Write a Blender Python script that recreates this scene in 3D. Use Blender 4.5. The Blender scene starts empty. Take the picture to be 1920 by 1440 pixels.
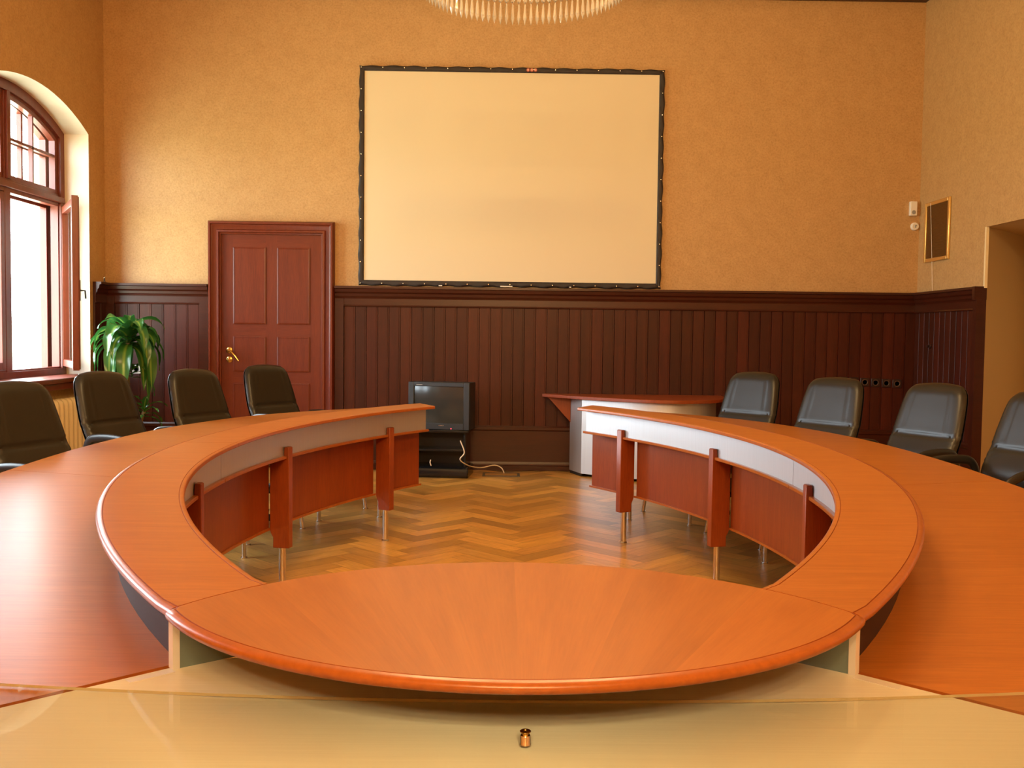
import bpy, bmesh, math, random
from mathutils import Vector, Matrix
random.seed(7)
SC = bpy.context.scene
COL = SC.collection
PI = math.pi

# ------------------------------------------------------------------ materials
def nodes_of(m):
    m.use_nodes = True
    nt = m.node_tree
    nt.nodes.clear()
    out = nt.nodes.new('ShaderNodeOutputMaterial')
    b = nt.nodes.new('ShaderNodeBsdfPrincipled')
    nt.links.new(b.outputs[0], out.inputs[0])
    return nt, b, out

def setp(b, **k):
    names = dict(rough='Roughness', metal='Metallic', spec='Specular IOR Level', coat='Coat Weight', coatr='Coat Roughness',
                 aniso='Anisotropic', trans='Transmission Weight', ior='IOR', sheen='Sheen Weight', sub='Subsurface Weight')
    for a, v in k.items():
        b.inputs[names[a]].default_value = v

def plain(name, col, **k):
    m = bpy.data.materials.new(name)
    nt, b, o = nodes_of(m)
    b.inputs['Base Color'].default_value = (*col, 1)
    setp(b, **k)
    return m

def tex_coords(nt, scale=(1, 1, 1), rot=(0, 0, 0), loc=(0, 0, 0), kind='Object'):
    tc = nt.nodes.new('ShaderNodeTexCoord')
    mp = nt.nodes.new('ShaderNodeMapping')
    nt.links.new(tc.outputs[kind], mp.inputs[0])
    mp.inputs['Scale'].default_value = scale
    mp.inputs['Rotation'].default_value = rot
    mp.inputs['Location'].default_value = loc
    return mp.outputs[0]

def noise(nt, vec, scale=5, detail=4, rough=.55, dist=0):
    n = nt.nodes.new('ShaderNodeTexNoise')
    nt.links.new(vec, n.inputs['Vector'])
    n.inputs['Scale'].default_value = scale
    n.inputs['Detail'].default_value = detail
    n.inputs['Roughness'].default_value = rough
    n.inputs['Distortion'].default_value = dist
    return n.outputs[0]

def ramp(nt, fac, stops):
    r = nt.nodes.new('ShaderNodeValToRGB')
    nt.links.new(fac, r.inputs[0])
    el = r.color_ramp.elements
    while len(el) < len(stops):
        el.new(.5)
    for e, (p, c) in zip(el, stops):
        e.position = p
        e.color = (*c, 1)
    return r.outputs[0]

def mixc(nt, fac, a, b, mode='MIX'):
    m = nt.nodes.new('ShaderNodeMix')
    m.data_type = 'RGBA'
    m.blend_type = mode
    for s, v in ((0, fac), (6, a), (7, b)):
        if isinstance(v, (int, float)):
            m.inputs[s].default_value = v
        elif isinstance(v, tuple):
            m.inputs[s].default_value = (*v, 1)
        else:
            nt.links.new(v, m.inputs[s])
    return m.outputs[2]

def bump(nt, b, h, strength=.2, dist=.01):
    n = nt.nodes.new('ShaderNodeBump')
    n.inputs['Strength'].default_value = strength
    n.inputs['Distance'].default_value = dist
    nt.links.new(h, n.inputs['Height'])
    nt.links.new(n.outputs[0], b.inputs['Normal'])

def wood(name, dark, light, stretch=(1.2, 22, 22), rough=.32, coat=0.0, tone=False, fine=1.0, loc=(0, 0, 0), coatr=.1, spec=.5):
    m = bpy.data.materials.new(name)
    nt, b, o = nodes_of(m)
    v = tex_coords(nt, stretch, loc=loc)
    n1 = noise(nt, v, 1.3, 5, .6, .6)
    v2 = tex_coords(nt, tuple(s * 5 for s in stretch), loc=loc)
    n2 = noise(nt, v2, 2.2 * fine, 3, .6)
    c = ramp(nt, n1, [(.3, dark), (.7, light)])
    c = mixc(nt, .35, c, ramp(nt, n2, [(.35, tuple(x * .72 for x in dark)), (.65, light)]), 'MIX')
    if tone:
        at = nt.nodes.new('ShaderNodeAttribute')
        at.attribute_name = 'tone'
        c = mixc(nt, 1.0, c, at.outputs['Color'], 'MULTIPLY')
    nt.links.new(c, b.inputs['Base Color'])
    setp(b, rough=rough, coat=coat, coatr=coatr, spec=spec)
    bump(nt, b, n2, .04, .002)
    return m

M = {}
CH_D, CH_L = (.355, .108, .014), (.465, .160, .026)
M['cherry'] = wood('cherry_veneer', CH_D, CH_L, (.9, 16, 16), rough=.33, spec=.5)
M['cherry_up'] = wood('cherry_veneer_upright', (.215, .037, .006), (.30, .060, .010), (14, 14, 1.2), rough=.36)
M['cherry_edge'] = wood('cherry_edging', (.34, .088, .012), (.40, .110, .017), (6, 6, 6), rough=.28)

def radial_wood():
    m = bpy.data.materials.new('cherry_veneer_fan')
    nt, b, o = nodes_of(m)
    tc = nt.nodes.new('ShaderNodeTexCoord')
    sx = nt.nodes.new('ShaderNodeSeparateXYZ')
    nt.links.new(tc.outputs['Object'], sx.inputs[0])
    def mt(op, a, bb=None):
        n = nt.nodes.new('ShaderNodeMath')
        n.operation = op
        for i, v in ((0, a), (1, bb)):
            if v is None: continue
            if isinstance(v, (int, float)): n.inputs[i].default_value = v
            else: nt.links.new(v, n.inputs[i])
        return n.outputs[0]
    yy = mt('ADD', sx.outputs[1], .62)
    ang = mt('ARCTAN2', sx.outputs[0], yy)
    seg = mt('MULTIPLY', ang, 4.2)
    fl = mt('FLOOR', seg)
    r = mt('SQRT', mt('ADD', mt('MULTIPLY', sx.outputs[0], sx.outputs[0]), mt('MULTIPLY', yy, yy)))
    cb = nt.nodes.new('ShaderNodeCombineXYZ')
    nt.links.new(mt('MULTIPLY', ang, 9), cb.inputs[0])
    nt.links.new(mt('MULTIPLY', r, .9), cb.inputs[1])
    nt.links.new(fl, cb.inputs[2])
    n1 = noise(nt, cb.outputs[0], 1.6, 5, .6, .5)
    cb2 = nt.nodes.new('ShaderNodeCombineXYZ')
    nt.links.new(mt('MULTIPLY', ang, 90), cb2.inputs[0])
    nt.links.new(mt('MULTIPLY', r, 4), cb2.inputs[1])
    n2 = noise(nt, cb2.outputs[0], 2.0, 3, .6)
    c = ramp(nt, n1, [(.3, CH_D), (.7, CH_L)])
    c = mixc(nt, .18, c, ramp(nt, n2, [(.35, tuple(x * .75 for x in CH_D)), (.65, CH_L)]))
    wn = nt.nodes.new('ShaderNodeTexWhiteNoise')
    wn.noise_dimensions = '1D'
    nt.links.new(fl, wn.inputs['W'])
    g = mt('ADD', mt('MULTIPLY', wn.outputs[0], .16), .88)
    cc = nt.nodes.new('ShaderNodeCombineColor')
    for i in range(3): nt.links.new(g, cc.inputs[i])
    c = mixc(nt, 1.0, c, cc.outputs[0], 'MULTIPLY')
    nt.links.new(c, b.inputs['Base Color'])
    setp(b, rough=.33)
    return m
M['cherry_fan'] = radial_wood()
M['groove'] = plain('edge_groove', (.30, .07, .014), rough=.5)
M['dado'] = wood('mahogany_panelling', (.042, .0078, .0028), (.072, .0132, .0046), (12, 12, .9), rough=.42, tone=True, spec=.28)
M['dado_h'] = wood('mahogany_rail', (.037, .0070, .0026), (.060, .0112, .0040), (1.0, 14, 14), rough=.33, spec=.4)
M['door'] = wood('door_mahogany', (.112, .0155, .0042), (.175, .028, .0075), (14, 14, .9), rough=.36, spec=.4)
M['door_h'] = wood('door_mahogany_rail', (.112, .0155, .0042), (.175, .028, .0075), (.9, 14, 14), rough=.36, spec=.4)
M['window'] = wood('window_mahogany', (.12, .018, .007), (.19, .032, .012), (10, 10, 1.5), rough=.34)
M['parquet'] = wood('oak_parquet', (.34, .17, .055), (.52, .28, .10), (3, 3, 3), rough=.3, tone=True, spec=.45)

def parquet():
    m = bpy.data.materials.new('oak_parquet_block')
    nt, b, o = nodes_of(m)
    uv = nt.nodes.new('ShaderNodeUVMap')
    mp = nt.nodes.new('ShaderNodeMapping')
    nt.links.new(uv.outputs[0], mp.inputs[0])
    mp.inputs['Scale'].default_value = (2.2, 30, 1)
    n1 = noise(nt, mp.outputs[0], 1.5, 5, .6, .4)
    mp2 = nt.nodes.new('ShaderNodeMapping')
    nt.links.new(uv.outputs[0], mp2.inputs[0])
    mp2.inputs['Scale'].default_value = (8, 160, 1)
    n2 = noise(nt, mp2.outputs[0], 1.5, 2, .6)
    D, L = (.44, .21, .042), (.67, .365, .088)
    c = ramp(nt, n1, [(.3, D), (.7, L)])
    c = mixc(nt, .3, c, ramp(nt, n2, [(.35, tuple(x * .65 for x in D)), (.6, L)]))
    at = nt.nodes.new('ShaderNodeAttribute')
    at.attribute_name = 'tone'
    c = mixc(nt, 1.0, c, at.outputs['Color'], 'MULTIPLY')
    nt.links.new(c, b.inputs['Base Color'])
    setp(b, rough=.33, spec=.45)
    return m
M['parquet'] = parquet()

def wallpaper():
    m = bpy.data.materials.new('ochre_wallpaper')
    nt, b, o = nodes_of(m)
    v = tex_coords(nt)
    n1 = noise(nt, v, 62, 4, .65, .4)
    n2 = noise(nt, v, 9, 3, .6)
    c = ramp(nt, n1, [(.34, (.40, .225, .082)), (.50, (.50, .295, .118)), (.66, (.55, .335, .142))])
    c = mixc(nt, .22, c, ramp(nt, n2, [(.35, (.40, .235, .09)), (.65, (.57, .36, .16))]))
    nt.links.new(c, b.inputs['Base Color'])
    setp(b, rough=.48, spec=.5)
    bump(nt, b, n1, .12, .002)
    return m
M['wallpaper'] = wallpaper()
M['plaster'] = plain('window_reveal_plaster', (.80, .70, .56), rough=.8)
M['tan_paint'] = plain('tan_painted_plaster', (.58, .42, .215), rough=.75)
M['cream_bead'] = plain('cream_corner_bead', (.82, .66, .38), rough=.6)
M['ceiling'] = plain('cream_ceiling', (.72, .60, .42), rough=.85)
M['crown'] = wood('dark_ceiling_cornice', (.030, .007, .004), (.06, .013, .006), (1, 14, 14), rough=.4)

def brushed(name, col, rough, scale=(2, 220, 220), metal=1.0):
    m = bpy.data.materials.new(name)
    nt, b, o = nodes_of(m)
    v = tex_coords(nt, scale)
    n = noise(nt, v, 1.5, 3, .6)
    c = ramp(nt, n, [(.3, tuple(x * .93 for x in col)), (.7, col)])
    nt.links.new(c, b.inputs['Base Color'])
    setp(b, rough=rough, metal=metal)
    bump(nt, b, n, .05, .001)
    return m
M['alu_top'] = brushed('brushed_aluminium_laminate', (.84, .84, .76), .50, (2, 160, 160), .6)
def aniso_top():
    m = M['alu_top']; nt = m.node_tree
    b = [n for n in nt.nodes if n.type == 'BSDF_PRINCIPLED'][0]
    t = nt.nodes.new('ShaderNodeTangent'); t.direction_type = 'UV_MAP'; t.uv_map = 'UVMap'
    nt.links.new(t.outputs[0], b.inputs['Tangent'])
    b.inputs['Anisotropic'].default_value = .92
aniso_top()
M['alu'] = brushed('satin_aluminium', (.72, .72, .72), .50, (160, 160, 2), .85)
M['alu_edge'] = plain('aluminium_edge', (.80, .76, .72), rough=.4, metal=.15)
M['teal_panel'] = plain('grey_green_panel', (.25, .33, .31), rough=.4, metal=.5)
M['steel'] = plain('polished_steel', (.66, .64, .62), rough=.16, metal=1)
M['brass'] = plain('brass', (.72, .46, .14), rough=.25, metal=1)
M['vent_brass'] = plain('dull_brass_mesh', (.22, .11, .03), rough=.45, metal=.6)
M['gold'] = plain('gilded_frame', (.80, .52, .17), rough=.3, metal=.8)
M['dark_riser'] = plain('dark_brown_riser', (.035, .011, .007), rough=.6, spec=.25)
M['black_pl'] = plain('black_plastic', (.014, .014, .015), rough=.38)
M['tv_pl'] = plain('anthracite_tv_plastic', (.020, .021, .022), rough=.42)
M['crt'] = plain('dark_picture_tube', (.030, .032, .030), rough=.12, spec=.6)
M['black_lacquer'] = plain('black_lacquer', (.010, .010, .011), rough=.2)
M['white_pl'] = plain('white_plastic', (.80, .76, .68), rough=.4)
M['grey_pl'] = plain('grey_plastic', (.30, .29, .27), rough=.5)
M['dark_brown_pl'] = plain('dark_brown_plastic', (.030, .012, .008), rough=.35)
M['socket_dark'] = plain('dark_socket_cup', (.07, .035, .02), rough=.4)
M['hatch_grey'] = plain('hatch_grey', (.10, .085, .065), rough=.5)
M['cream_enamel'] = plain('cream_radiator_enamel', (.72, .58, .36), rough=.45)
M['white_cable'] = plain('white_cable', (.82, .72, .60), rough=.5)
M['screen'] = plain('screen_fabric', (.73, .64, .45), rough=.9, spec=.1)
M['screen_border'] = plain('black_border_cloth', (.020, .012, .010), rough=.6)
M['snap'] = plain('nickel_snap', (.75, .70, .62), rough=.25, metal=1)
M['logo_red'] = plain('red_badge', (.42, .08, .045), rough=.5)
M['logo_line'] = plain('pale_badge_mark', (.85, .5, .35), rough=.5)
M['pot'] = plain('terracotta_pot', (.22, .09, .05), rough=.6)
M['soil'] = plain('potting_soil', (.03, .02, .012), rough=.95)
M['cane'] = wood('plant_cane', (.20, .13, .07), (.30, .21, .12), (8, 8, 2), rough=.8)

def leather(name, col, rough):
    m = bpy.data.materials.new(name)
    nt, b, o = nodes_of(m)
    v = tex_coords(nt)
    n = noise(nt, v, 260, 3, .6)
    n2 = noise(nt, v, 9, 3, .6)
    c = mixc(nt, n2, tuple(x * .8 for x in col), tuple(x * 1.2 for x in col))
    nt.links.new(c, b.inputs['Base Color'])
    setp(b, rough=rough, spec=.42)
    bump(nt, b, n, .18, .001)
    return m
M['leather'] = leather('black_leather', (.017, .013, .008), .34)

def leaf_mat():
    m = bpy.data.materials.new('striped_leaf')
    nt, b, o = nodes_of(m)
    uv = nt.nodes.new('ShaderNodeUVMap')
    s = nt.nodes.new('ShaderNodeSeparateXYZ')
    nt.links.new(uv.outputs[0], s.inputs[0])
    c = ramp(nt, s.outputs[0], [(.0, (.03, .13, .025)), (.36, (.045, .17, .03)), (.47, (.20, .34, .05)), (.53, (.24, .38, .06)), (.64, (.045, .17, .03)), (1.0, (.03, .13, .025))])
    nt.links.new(c, b.inputs['Base Color'])
    setp(b, rough=.24, spec=.6)
    tr = nt.nodes.new('ShaderNodeBsdfTranslucent')
    nt.links.new(c, tr.inputs[0])
    mx = nt.nodes.new('ShaderNodeMixShader')
    mx.inputs[0].default_value = .22
    nt.links.new(b.outputs[0], mx.inputs[1])
    nt.links.new(tr.outputs[0], mx.inputs[2])
    nt.links.new(mx.outputs[0], o.inputs[0])
    return m
M['leaf'] = leaf_mat()

def thin_glass(name, tint, refl=1.0, rough=0.0):
    m = bpy.data.materials.new(name)
    m.use_nodes = True
    nt = m.node_tree
    nt.nodes.clear()
    o = nt.nodes.new('ShaderNodeOutputMaterial')
    t = nt.nodes.new('ShaderNodeBsdfTransparent')
    t.inputs[0].default_value = (*tint, 1)
    g = nt.nodes.new('ShaderNodeBsdfGlossy')
    g.inputs['Roughness'].default_value = rough
    f = nt.nodes.new('ShaderNodeLayerWeight')
    f.inputs[0].default_value = .5
    pw = nt.nodes.new('ShaderNodeMath')
    pw.operation = 'POWER'
    pw.inputs[1].default_value = 5
    nt.links.new(f.outputs['Facing'], pw.inputs[0])
    mm = nt.nodes.new('ShaderNodeMath')
    mm.operation = 'MULTIPLY_ADD'
    mm.inputs[1].default_value = .92 * refl
    mm.inputs[2].default_value = .05 * refl
    nt.links.new(pw.outputs[0], mm.inputs[0])
    x = nt.nodes.new('ShaderNodeMixShader')
    nt.links.new(mm.outputs[0], x.inputs[0])
    nt.links.new(t.outputs[0], x.inputs[1])
    nt.links.new(g.outputs[0], x.inputs[2])
    nt.links.new(x.outputs[0], o.inputs[0])
    return m
M['pane'] = thin_glass('window_glass', (.96, .97, .96))
M['plate'] = thin_glass('glass_plate', (.97, .985, .975), .45)
M['plate_edge'] = plain('glass_plate_edge', (.50, .42, .25), rough=.2, spec=.8)

def crystal():
    m = bpy.data.materials.new('cut_crystal')
    nt, b, o = nodes_of(m)
    b.inputs['Base Color'].default_value = (1, .97, .90, 1)
    setp(b, rough=.06, trans=.72, ior=1.52, spec=.8)
    return m
M['crystal'] = crystal()

def emit(name, col, st):
    m = bpy.data.materials.new(name)
    nt, b, o = nodes_of(m)
    b.inputs['Base Color'].default_value = (*col, 1)
    b.inputs['Emission Color'].default_value = (*col, 1)
    b.inputs['Emission Strength'].default_value = st
    return m
M['bulb'] = emit('lit_bulb', (1, .70, .36), 18)
M['led'] = emit('red_standby_led', (1, .05, .08), 4)

# ------------------------------------------------------------------ mesh helpers
class MB:
    def __init__(s):
        s.v = []; s.f = []; s.mi = []; s.tone = []; s.uv = []
        s.cur = 0; s.t = 1.0
    def add(s, verts, faces, mi=None, uvs=None):
        o = len(s.v)
        s.v += [tuple(p) for p in verts]
        for k, f in enumerate(faces):
            s.f.append([i + o for i in f])
            s.mi.append(s.cur if mi is None else mi)
            s.tone.append(s.t)
            s.uv.append(uvs[k] if uvs else None)
        return s
    def box(s, a, b, mi=None):
        x0, y0, z0 = a; x1, y1, z1 = b
        v = [(x0, y0, z0), (x1, y0, z0), (x1, y1, z0), (x0, y1, z0), (x0, y0, z1), (x1, y0, z1), (x1, y1, z1), (x0, y1, z1)]
        return s.add(v, [(3, 2, 1, 0), (4, 5, 6, 7), (0, 1, 5, 4), (1, 2, 6, 5), (2, 3, 7, 6), (3, 0, 4, 7)], mi)
    def obox(s, c, sx, sy, sz, rz=0, tilt=None, mi=None):
        m = Matrix.Translation(c) @ Matrix.Rotation(rz, 4, 'Z')
        if tilt is not None: m = m @ tilt
        v = [m @ Vector((x * sx / 2, y * sy / 2, z * sz / 2)) for z in (-1, 1) for x, y in ((-1, -1), (1, -1), (1, 1), (-1, 1))]
        return s.add(v, [(3, 2, 1, 0), (4, 5, 6, 7), (0, 1, 5, 4), (1, 2, 6, 5), (2, 3, 7, 6), (3, 0, 4, 7)], mi)
    def prism(s, pts, z0, z1, mi=None):
        n = len(pts)
        v = [(x, y, z0) for x, y in pts] + [(x, y, z1) for x, y in pts]
        return s.add(v, [list(range(n))[::-1], list(range(n, 2 * n))] + [(i, (i + 1) % n, n + (i + 1) % n, n + i) for i in range(n)], mi)
    def loft(s, rings, closed=True, caps=True, loop=False, mi=None):
        n = len(rings[0]); v = [p for r in rings for p in r]; f = []
        m = len(rings)
        for a in range(m if loop else m - 1):
            b = (a + 1) % m
            for i in range(n if closed else n - 1):
                j = (i + 1) % n
                f.append((a * n + i, a * n + j, b * n + j, b * n + i))
        if caps and not loop and closed:
            f.append(list(range(n))[::-1]); f.append([(m - 1) * n + i for i in range(n)])
        return s.add(v, f, mi)
    def tube(s, path, r, n=10, caps=True, mi=None, flat=None):
        P = [Vector(p) for p in path]
        R = r if isinstance(r, (list, tuple)) else [r] * len(P)
        rings = []; up = None
        for i, p in enumerate(P):
            t = (P[min(i + 1, len(P) - 1)] - P[max(i - 1, 0)]).normalized()
            if up is None:
                up = Vector((0, 0, 1)) if abs(t.z) < .9 else Vector((1, 0, 0))
            sd = t.cross(up)
            if sd.length < 1e-5: sd = t.cross(Vector((0, 1, 0)))
            sd.normalize(); u2 = sd.cross(t).normalized(); up = u2
            fl = flat or (1, 1)
            rings.append([tuple(p + sd * math.cos(2 * PI * k / n) * R[i] * fl[0] + u2 * math.sin(2 * PI * k / n) * R[i] * fl[1]) for k in range(n)])
        return s.loft(rings, True, caps, mi=mi)
    def lathe(s, prof, c=(0, 0, 0), n=20, mi=None, axis='Z'):
        rings = []
        for r, z in prof:
            rg = []
            for k in range(n):
                a = 2 * PI * k / n
                q = (r * math.cos(a), r * math.sin(a), z)
                if axis == 'Y': q = (q[0], -q[2], q[1])
                if axis == 'X': q = (q[2], q[0], q[1])
                rg.append((c[0] + q[0], c[1] + q[1], c[2] + q[2]))
            rings.append(rg)
        return s.loft(rings, True, True, mi=mi)
    def build(s, name, mats, parent=None, smooth=35, bevel=None, loc=(0, 0, 0), rz=0):
        me = bpy.data.meshes.new(name)
        me.from_pydata(s.v, [], s.f)
        if not isinstance(mats, (list, tuple)): mats = [mats]
        for m in mats: me.materials.append(M[m])
        me.polygons.foreach_set('material_index', s.mi)
        if any(t != 1.0 for t in s.tone):
            ca = me.color_attributes.new('tone', 'FLOAT_COLOR', 'CORNER')
            k = 0
            for p, t in zip(me.polygons, s.tone):
                tt = (t, t, t) if isinstance(t, float) else t
                for _ in p.loop_indices:
                    ca.data[k].color = (*tt, 1); k += 1
        elif M_TONED.intersection(mats):
            ca = me.color_attributes.new('tone', 'FLOAT_COLOR', 'CORNER')
            for d in ca.data: d.color = (1, 1, 1, 1)
        if any(u is not None for u in s.uv):
            ul = me.uv_layers.new(name='UVMap')
            for p, u in zip(me.polygons, s.uv):
                if u:
                    for li, q in zip(p.loop_indices, u): ul.data[li].uv = q
        bm = bmesh.new(); bm.from_mesh(me)
        bmesh.ops.recalc_face_normals(bm, faces=bm.faces)
        bm.to_mesh(me); bm.free()
        if smooth:
            me.polygons.foreach_set('use_smooth', [True] * len(me.polygons))
            me.set_sharp_from_angle(angle=math.radians(smooth))
        o = bpy.data.objects.new(name, me)
        COL.objects.link(o)
        o.location = loc; o.rotation_euler = (0, 0, rz)
        if parent is not None: o.parent = parent
        if bevel:
            b = o.modifiers.new('bevel', 'BEVEL')
            b.width = bevel; b.segments = 2; b.limit_method = 'ANGLE'; b.angle_limit = math.radians(40)
        return o
M_TONED = {'dado', 'parquet'}

def empty(name, loc=(0, 0, 0), rz=0):
    o = bpy.data.objects.new(name, None)
    COL.objects.link(o)
    o.location = loc; o.rotation_euler = (0, 0, rz)
    o.empty_display_size = .1
    return o
def tag(o, label=None, cat=None, group=None, kind=None):
    if label: o['label'] = label
    if cat: o['category'] = cat
    if group: o['group'] = group
    if kind: o['kind'] = kind
    return o
def shift(mb, loc):
    mb.v = [(x - loc[0], y - loc[1], z - loc[2]) for x, y, z in mb.v]
    return mb
def copy_tree(o, parent=None):
    c = o.copy(); COL.objects.link(c); c.parent = parent
    for ch in list(o.children): copy_tree(ch, c)
    return c

# ------------------------------------------------------------------ room shell
XL, XR, YB, YF, ZC = -3.93, 4.12, 9.82, -5.6, 5.0
WT = .60       # window wall thickness

def herringbone():
    mb = MB()
    L, W = .50, .125
    a45 = math.radians(45)
    ca, sa = math.cos(a45), math.sin(a45)
    xmin, xmax, ymin, ymax = XL, XR + 1.2, YF, YB
    rnd = random.Random(3)
    n = int(L / W)
    g = .0012
    for i in range(-90, 91):
        for j in range(-40, 41):
            for o in (0, 1):
                # classic herringbone lattice
                bx = i * W + j * L * 2 * 0 + j * (L + 0) * 1.0
                by = i * W - j * L * 1.0
                if o == 0: r = (bx, by, bx + L, by + W)
                else: r = (bx + L, by + W - L + 0, bx + L + W, by + W)
                cx, cy = (r[0] + r[2]) / 2, (r[1] + r[3]) / 2
                X = cx * ca - cy * sa + .15; Y = cx * sa + cy * ca + 3.0
                if not (xmin + .02 < X < xmax - .05 and ymin + .02 < Y < ymax - .02): continue
                if X > XR - .02 and not (5.6 < Y < 9.0): continue
                q = [(r[0] + g, r[1] + g), (r[2] - g, r[1] + g), (r[2] - g, r[3] - g), (r[0] + g, r[3] - g)]
                vs = []
                for x, y in q:
                    vs.append((x * ca - y * sa + .15, x * sa + y * ca + 3.0, 0.0))
                t = rnd.uniform(.66, 1.30)
                mb.t = (t * rnd.uniform(.98, 1.05), t, t * rnd.uniform(.85, 1.05))
                ou, ov = rnd.uniform(0, 40), rnd.uniform(0, 40)
                if o == 0: uv = [(x + ou, y + ov) for x, y in q]
                else: uv = [(y + ou, x + ov) for x, y in q]
                vs = [(min(max(x, xmin), xmax), min(max(y, ymin), ymax), z) for x, y, z in vs]
                mb.add(vs, [(0, 1, 2, 3)], 0, [uv])
    mb.t = (.30, .28, .25)
    mb.add([(xmin - .0, ymin, -.002), (XR, ymin, -.002), (XR, ymax, -.002), (xmin, ymax, -.002)], [(0, 1, 2, 3)], 0, [[(0, 0), (1, 0), (1, 1), (0, 1)]])
    mb.t = (.9, .9, .9)
    mb.add([(XR, 5.0, -.002), (xmax, 5.0, -.002), (xmax, YB, -.002), (XR, YB, -.002)], [(0, 1, 2, 3)], 0, [[(0, 0), (1, 0), (1, 1), (0, 1)]])
    o = mb.build('floor', 'parquet', smooth=None)
    return tag(o, 'honey oak herringbone parquet floor', None, kind='structure')
herringbone()

# back wall
mb = MB(); mb.box((XL - .1, YB, -.05), (XR + 1.3, YB + .2, ZC + .1))
tag(mb.build('wall_back', 'wallpaper', smooth=None), 'mottled ochre papered end wall behind the projection screen', kind='structure')
mb = MB(); mb.box((XL - WT, YF - .2, -.05), (XR + 1.3, YF, ZC + .1))
tag(mb.build('wall_front', 'wallpaper', smooth=None), 'mottled ochre papered wall behind the viewpoint', kind='structure')
mb = MB(); mb.box((XL - WT, YF - .2, ZC), (XR + 1.3, YB + .2, ZC + .15))
tag(mb.build('ceiling', 'ceiling', smooth=None), 'cream painted ceiling', kind='structure')

# left wall with arched window openings
WIN = [8.40, 5.05]   # centres along y
HW, ZS, ZSPR, RISE = 1.05, .90, 3.19, .235
RAD = (HW * HW + RISE * RISE) / (2 * RISE)
def arch_z(d, hw=HW, inset=0):
    return ZSPR + RISE - RAD + math.sqrt(max((RAD - inset) ** 2 - d * d, 0))
def contour(yc, inset=0.0, zb=ZS, n=18, zspr_bottom=None):
    hw = HW - inset
    pts = [(yc + hw, zb)]
    for k in range(n + 1):
        d = hw - 2 * hw * k / n
        pts.append((yc + d, arch_z(d, inset=inset)))
    pts.append((yc - hw, zb))
    return pts
def wall_left():
    mb = MB()
    edges = sorted(WIN)
    def slab(y0, y1, z0, z1):
        for x in (XL, XL - WT):
            mb.add([(x, y0, z0), (x, y1, z0), (x, y1, z1), (x, y0, z1)], [(0, 1, 2, 3)], 0)
    y = YF - .2
    for yc in edges:
        slab(y, yc - HW, -.05, ZC + .1)
        slab(yc - HW, yc + HW, -.05, ZS)
        n = 18
        for x in (XL, XL - WT):
            v = []; f = []
            for k in range(n + 1):
                d = -HW + 2 * HW * k / n
                v += [(x, yc + d, arch_z(d)), (x, yc + d, ZC + .1)]
            for k in range(n): f.append((2 * k, 2 * k + 2, 2 * k + 3, 2 * k + 1))
            mb.add(v, f, 0)
        c = contour(yc)
        v = [(XL, a, b) for a, b in c] + [(XL - WT, a, b) for a, b in c]
        m = len(c)
        mb.add(v, [(i, (i + 1) % m, m + (i + 1) % m, m + i) for i in range(m)], 1)
        y = yc + HW
    slab(y, YB + .2, -.05, ZC + .1)
    for yy in (YF - .2, YB + .2):
        mb.add([(XL, yy, -.05), (XL - WT, yy, -.05), (XL - WT, yy, ZC + .1), (XL, yy, ZC + .1)], [(0, 1, 2, 3)], 0)
    o = mb.build('wall_left', ['wallpaper', 'plaster'], smooth=None)
    tag(o, 'ochre papered window wall with deep white plastered arched reveals', kind='structure')
wall_left()

# right wall with splayed niche
NY1, NY0, NZ = 8.455, 5.6, 2.32
def wall_right():
    mb = MB()
    T = .18
    mb.box((XR, NY1, -.05), (XR + .02, YB, ZC + .1), 0)
    mb.box((XR, NY0, NZ), (XR + .02, NY1, ZC + .1), 0)
    mb.box((XR, YF - .2, -.05), (XR + .02, NY0, ZC + .1), 0)
    # niche: splayed jambs, soffit, back
    X2 = XR + 1.05
    y1b, y0b = NY1 + 1.03, NY0 - .3
    e = .022
    def quad(a, b, c, d, mi): mb.add([a, b, c, d], [(0, 1, 2, 3)], mi)
    quad((e + XR, NY1, -.05), (X2, y1b, -.05), (X2, y1b, NZ), (e + XR, NY1, NZ), 1)
    quad((e + XR, NY0, -.05), (X2, y0b, -.05), (X2, y0b, NZ), (e + XR, NY0, NZ), 1)
    quad((e + XR, NY1, NZ), (X2, y1b, NZ), (X2, y0b, NZ), (e + XR, NY0, NZ), 1)
    quad((X2, y1b, -.05), (X2, y0b, -.05), (X2, y0b, NZ), (X2, y1b, NZ), 1)
    # outer backing so no daylight leaks
    mb.box((XR + 1.2, YF - .2, -.05), (XR + 1.3, YB + .2, ZC + .1), 1)
    mb.box((XR - .003, NY1 - .02, 1.80), (XR + .021, NY1 + .004, NZ), 2)
    o = mb.build('wall_right', ['wallpaper', 'tan_paint', 'cream_bead'], smooth=None)
    tag(o, 'ochre papered side wall with a splayed tan painted recess', kind='structure')
wall_right()

# dark ceiling cornice
mb = MB()
mb.box((XL, YB - .10, 4.655), (XR, YB, ZC)); mb.box((XL, YB - .16, 4.80), (XR, YB - .10, ZC))
mb.box((XL, YF, 4.655), (XL + .10, YB - .16, ZC)); mb.box((XR - .10, YF, 4.655), (XR, YB - .16, ZC))
tag(mb.build('trim_1', 'crown', bevel=.006, smooth=30), 'dark stained cornice under the ceiling', kind='structure')

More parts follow.
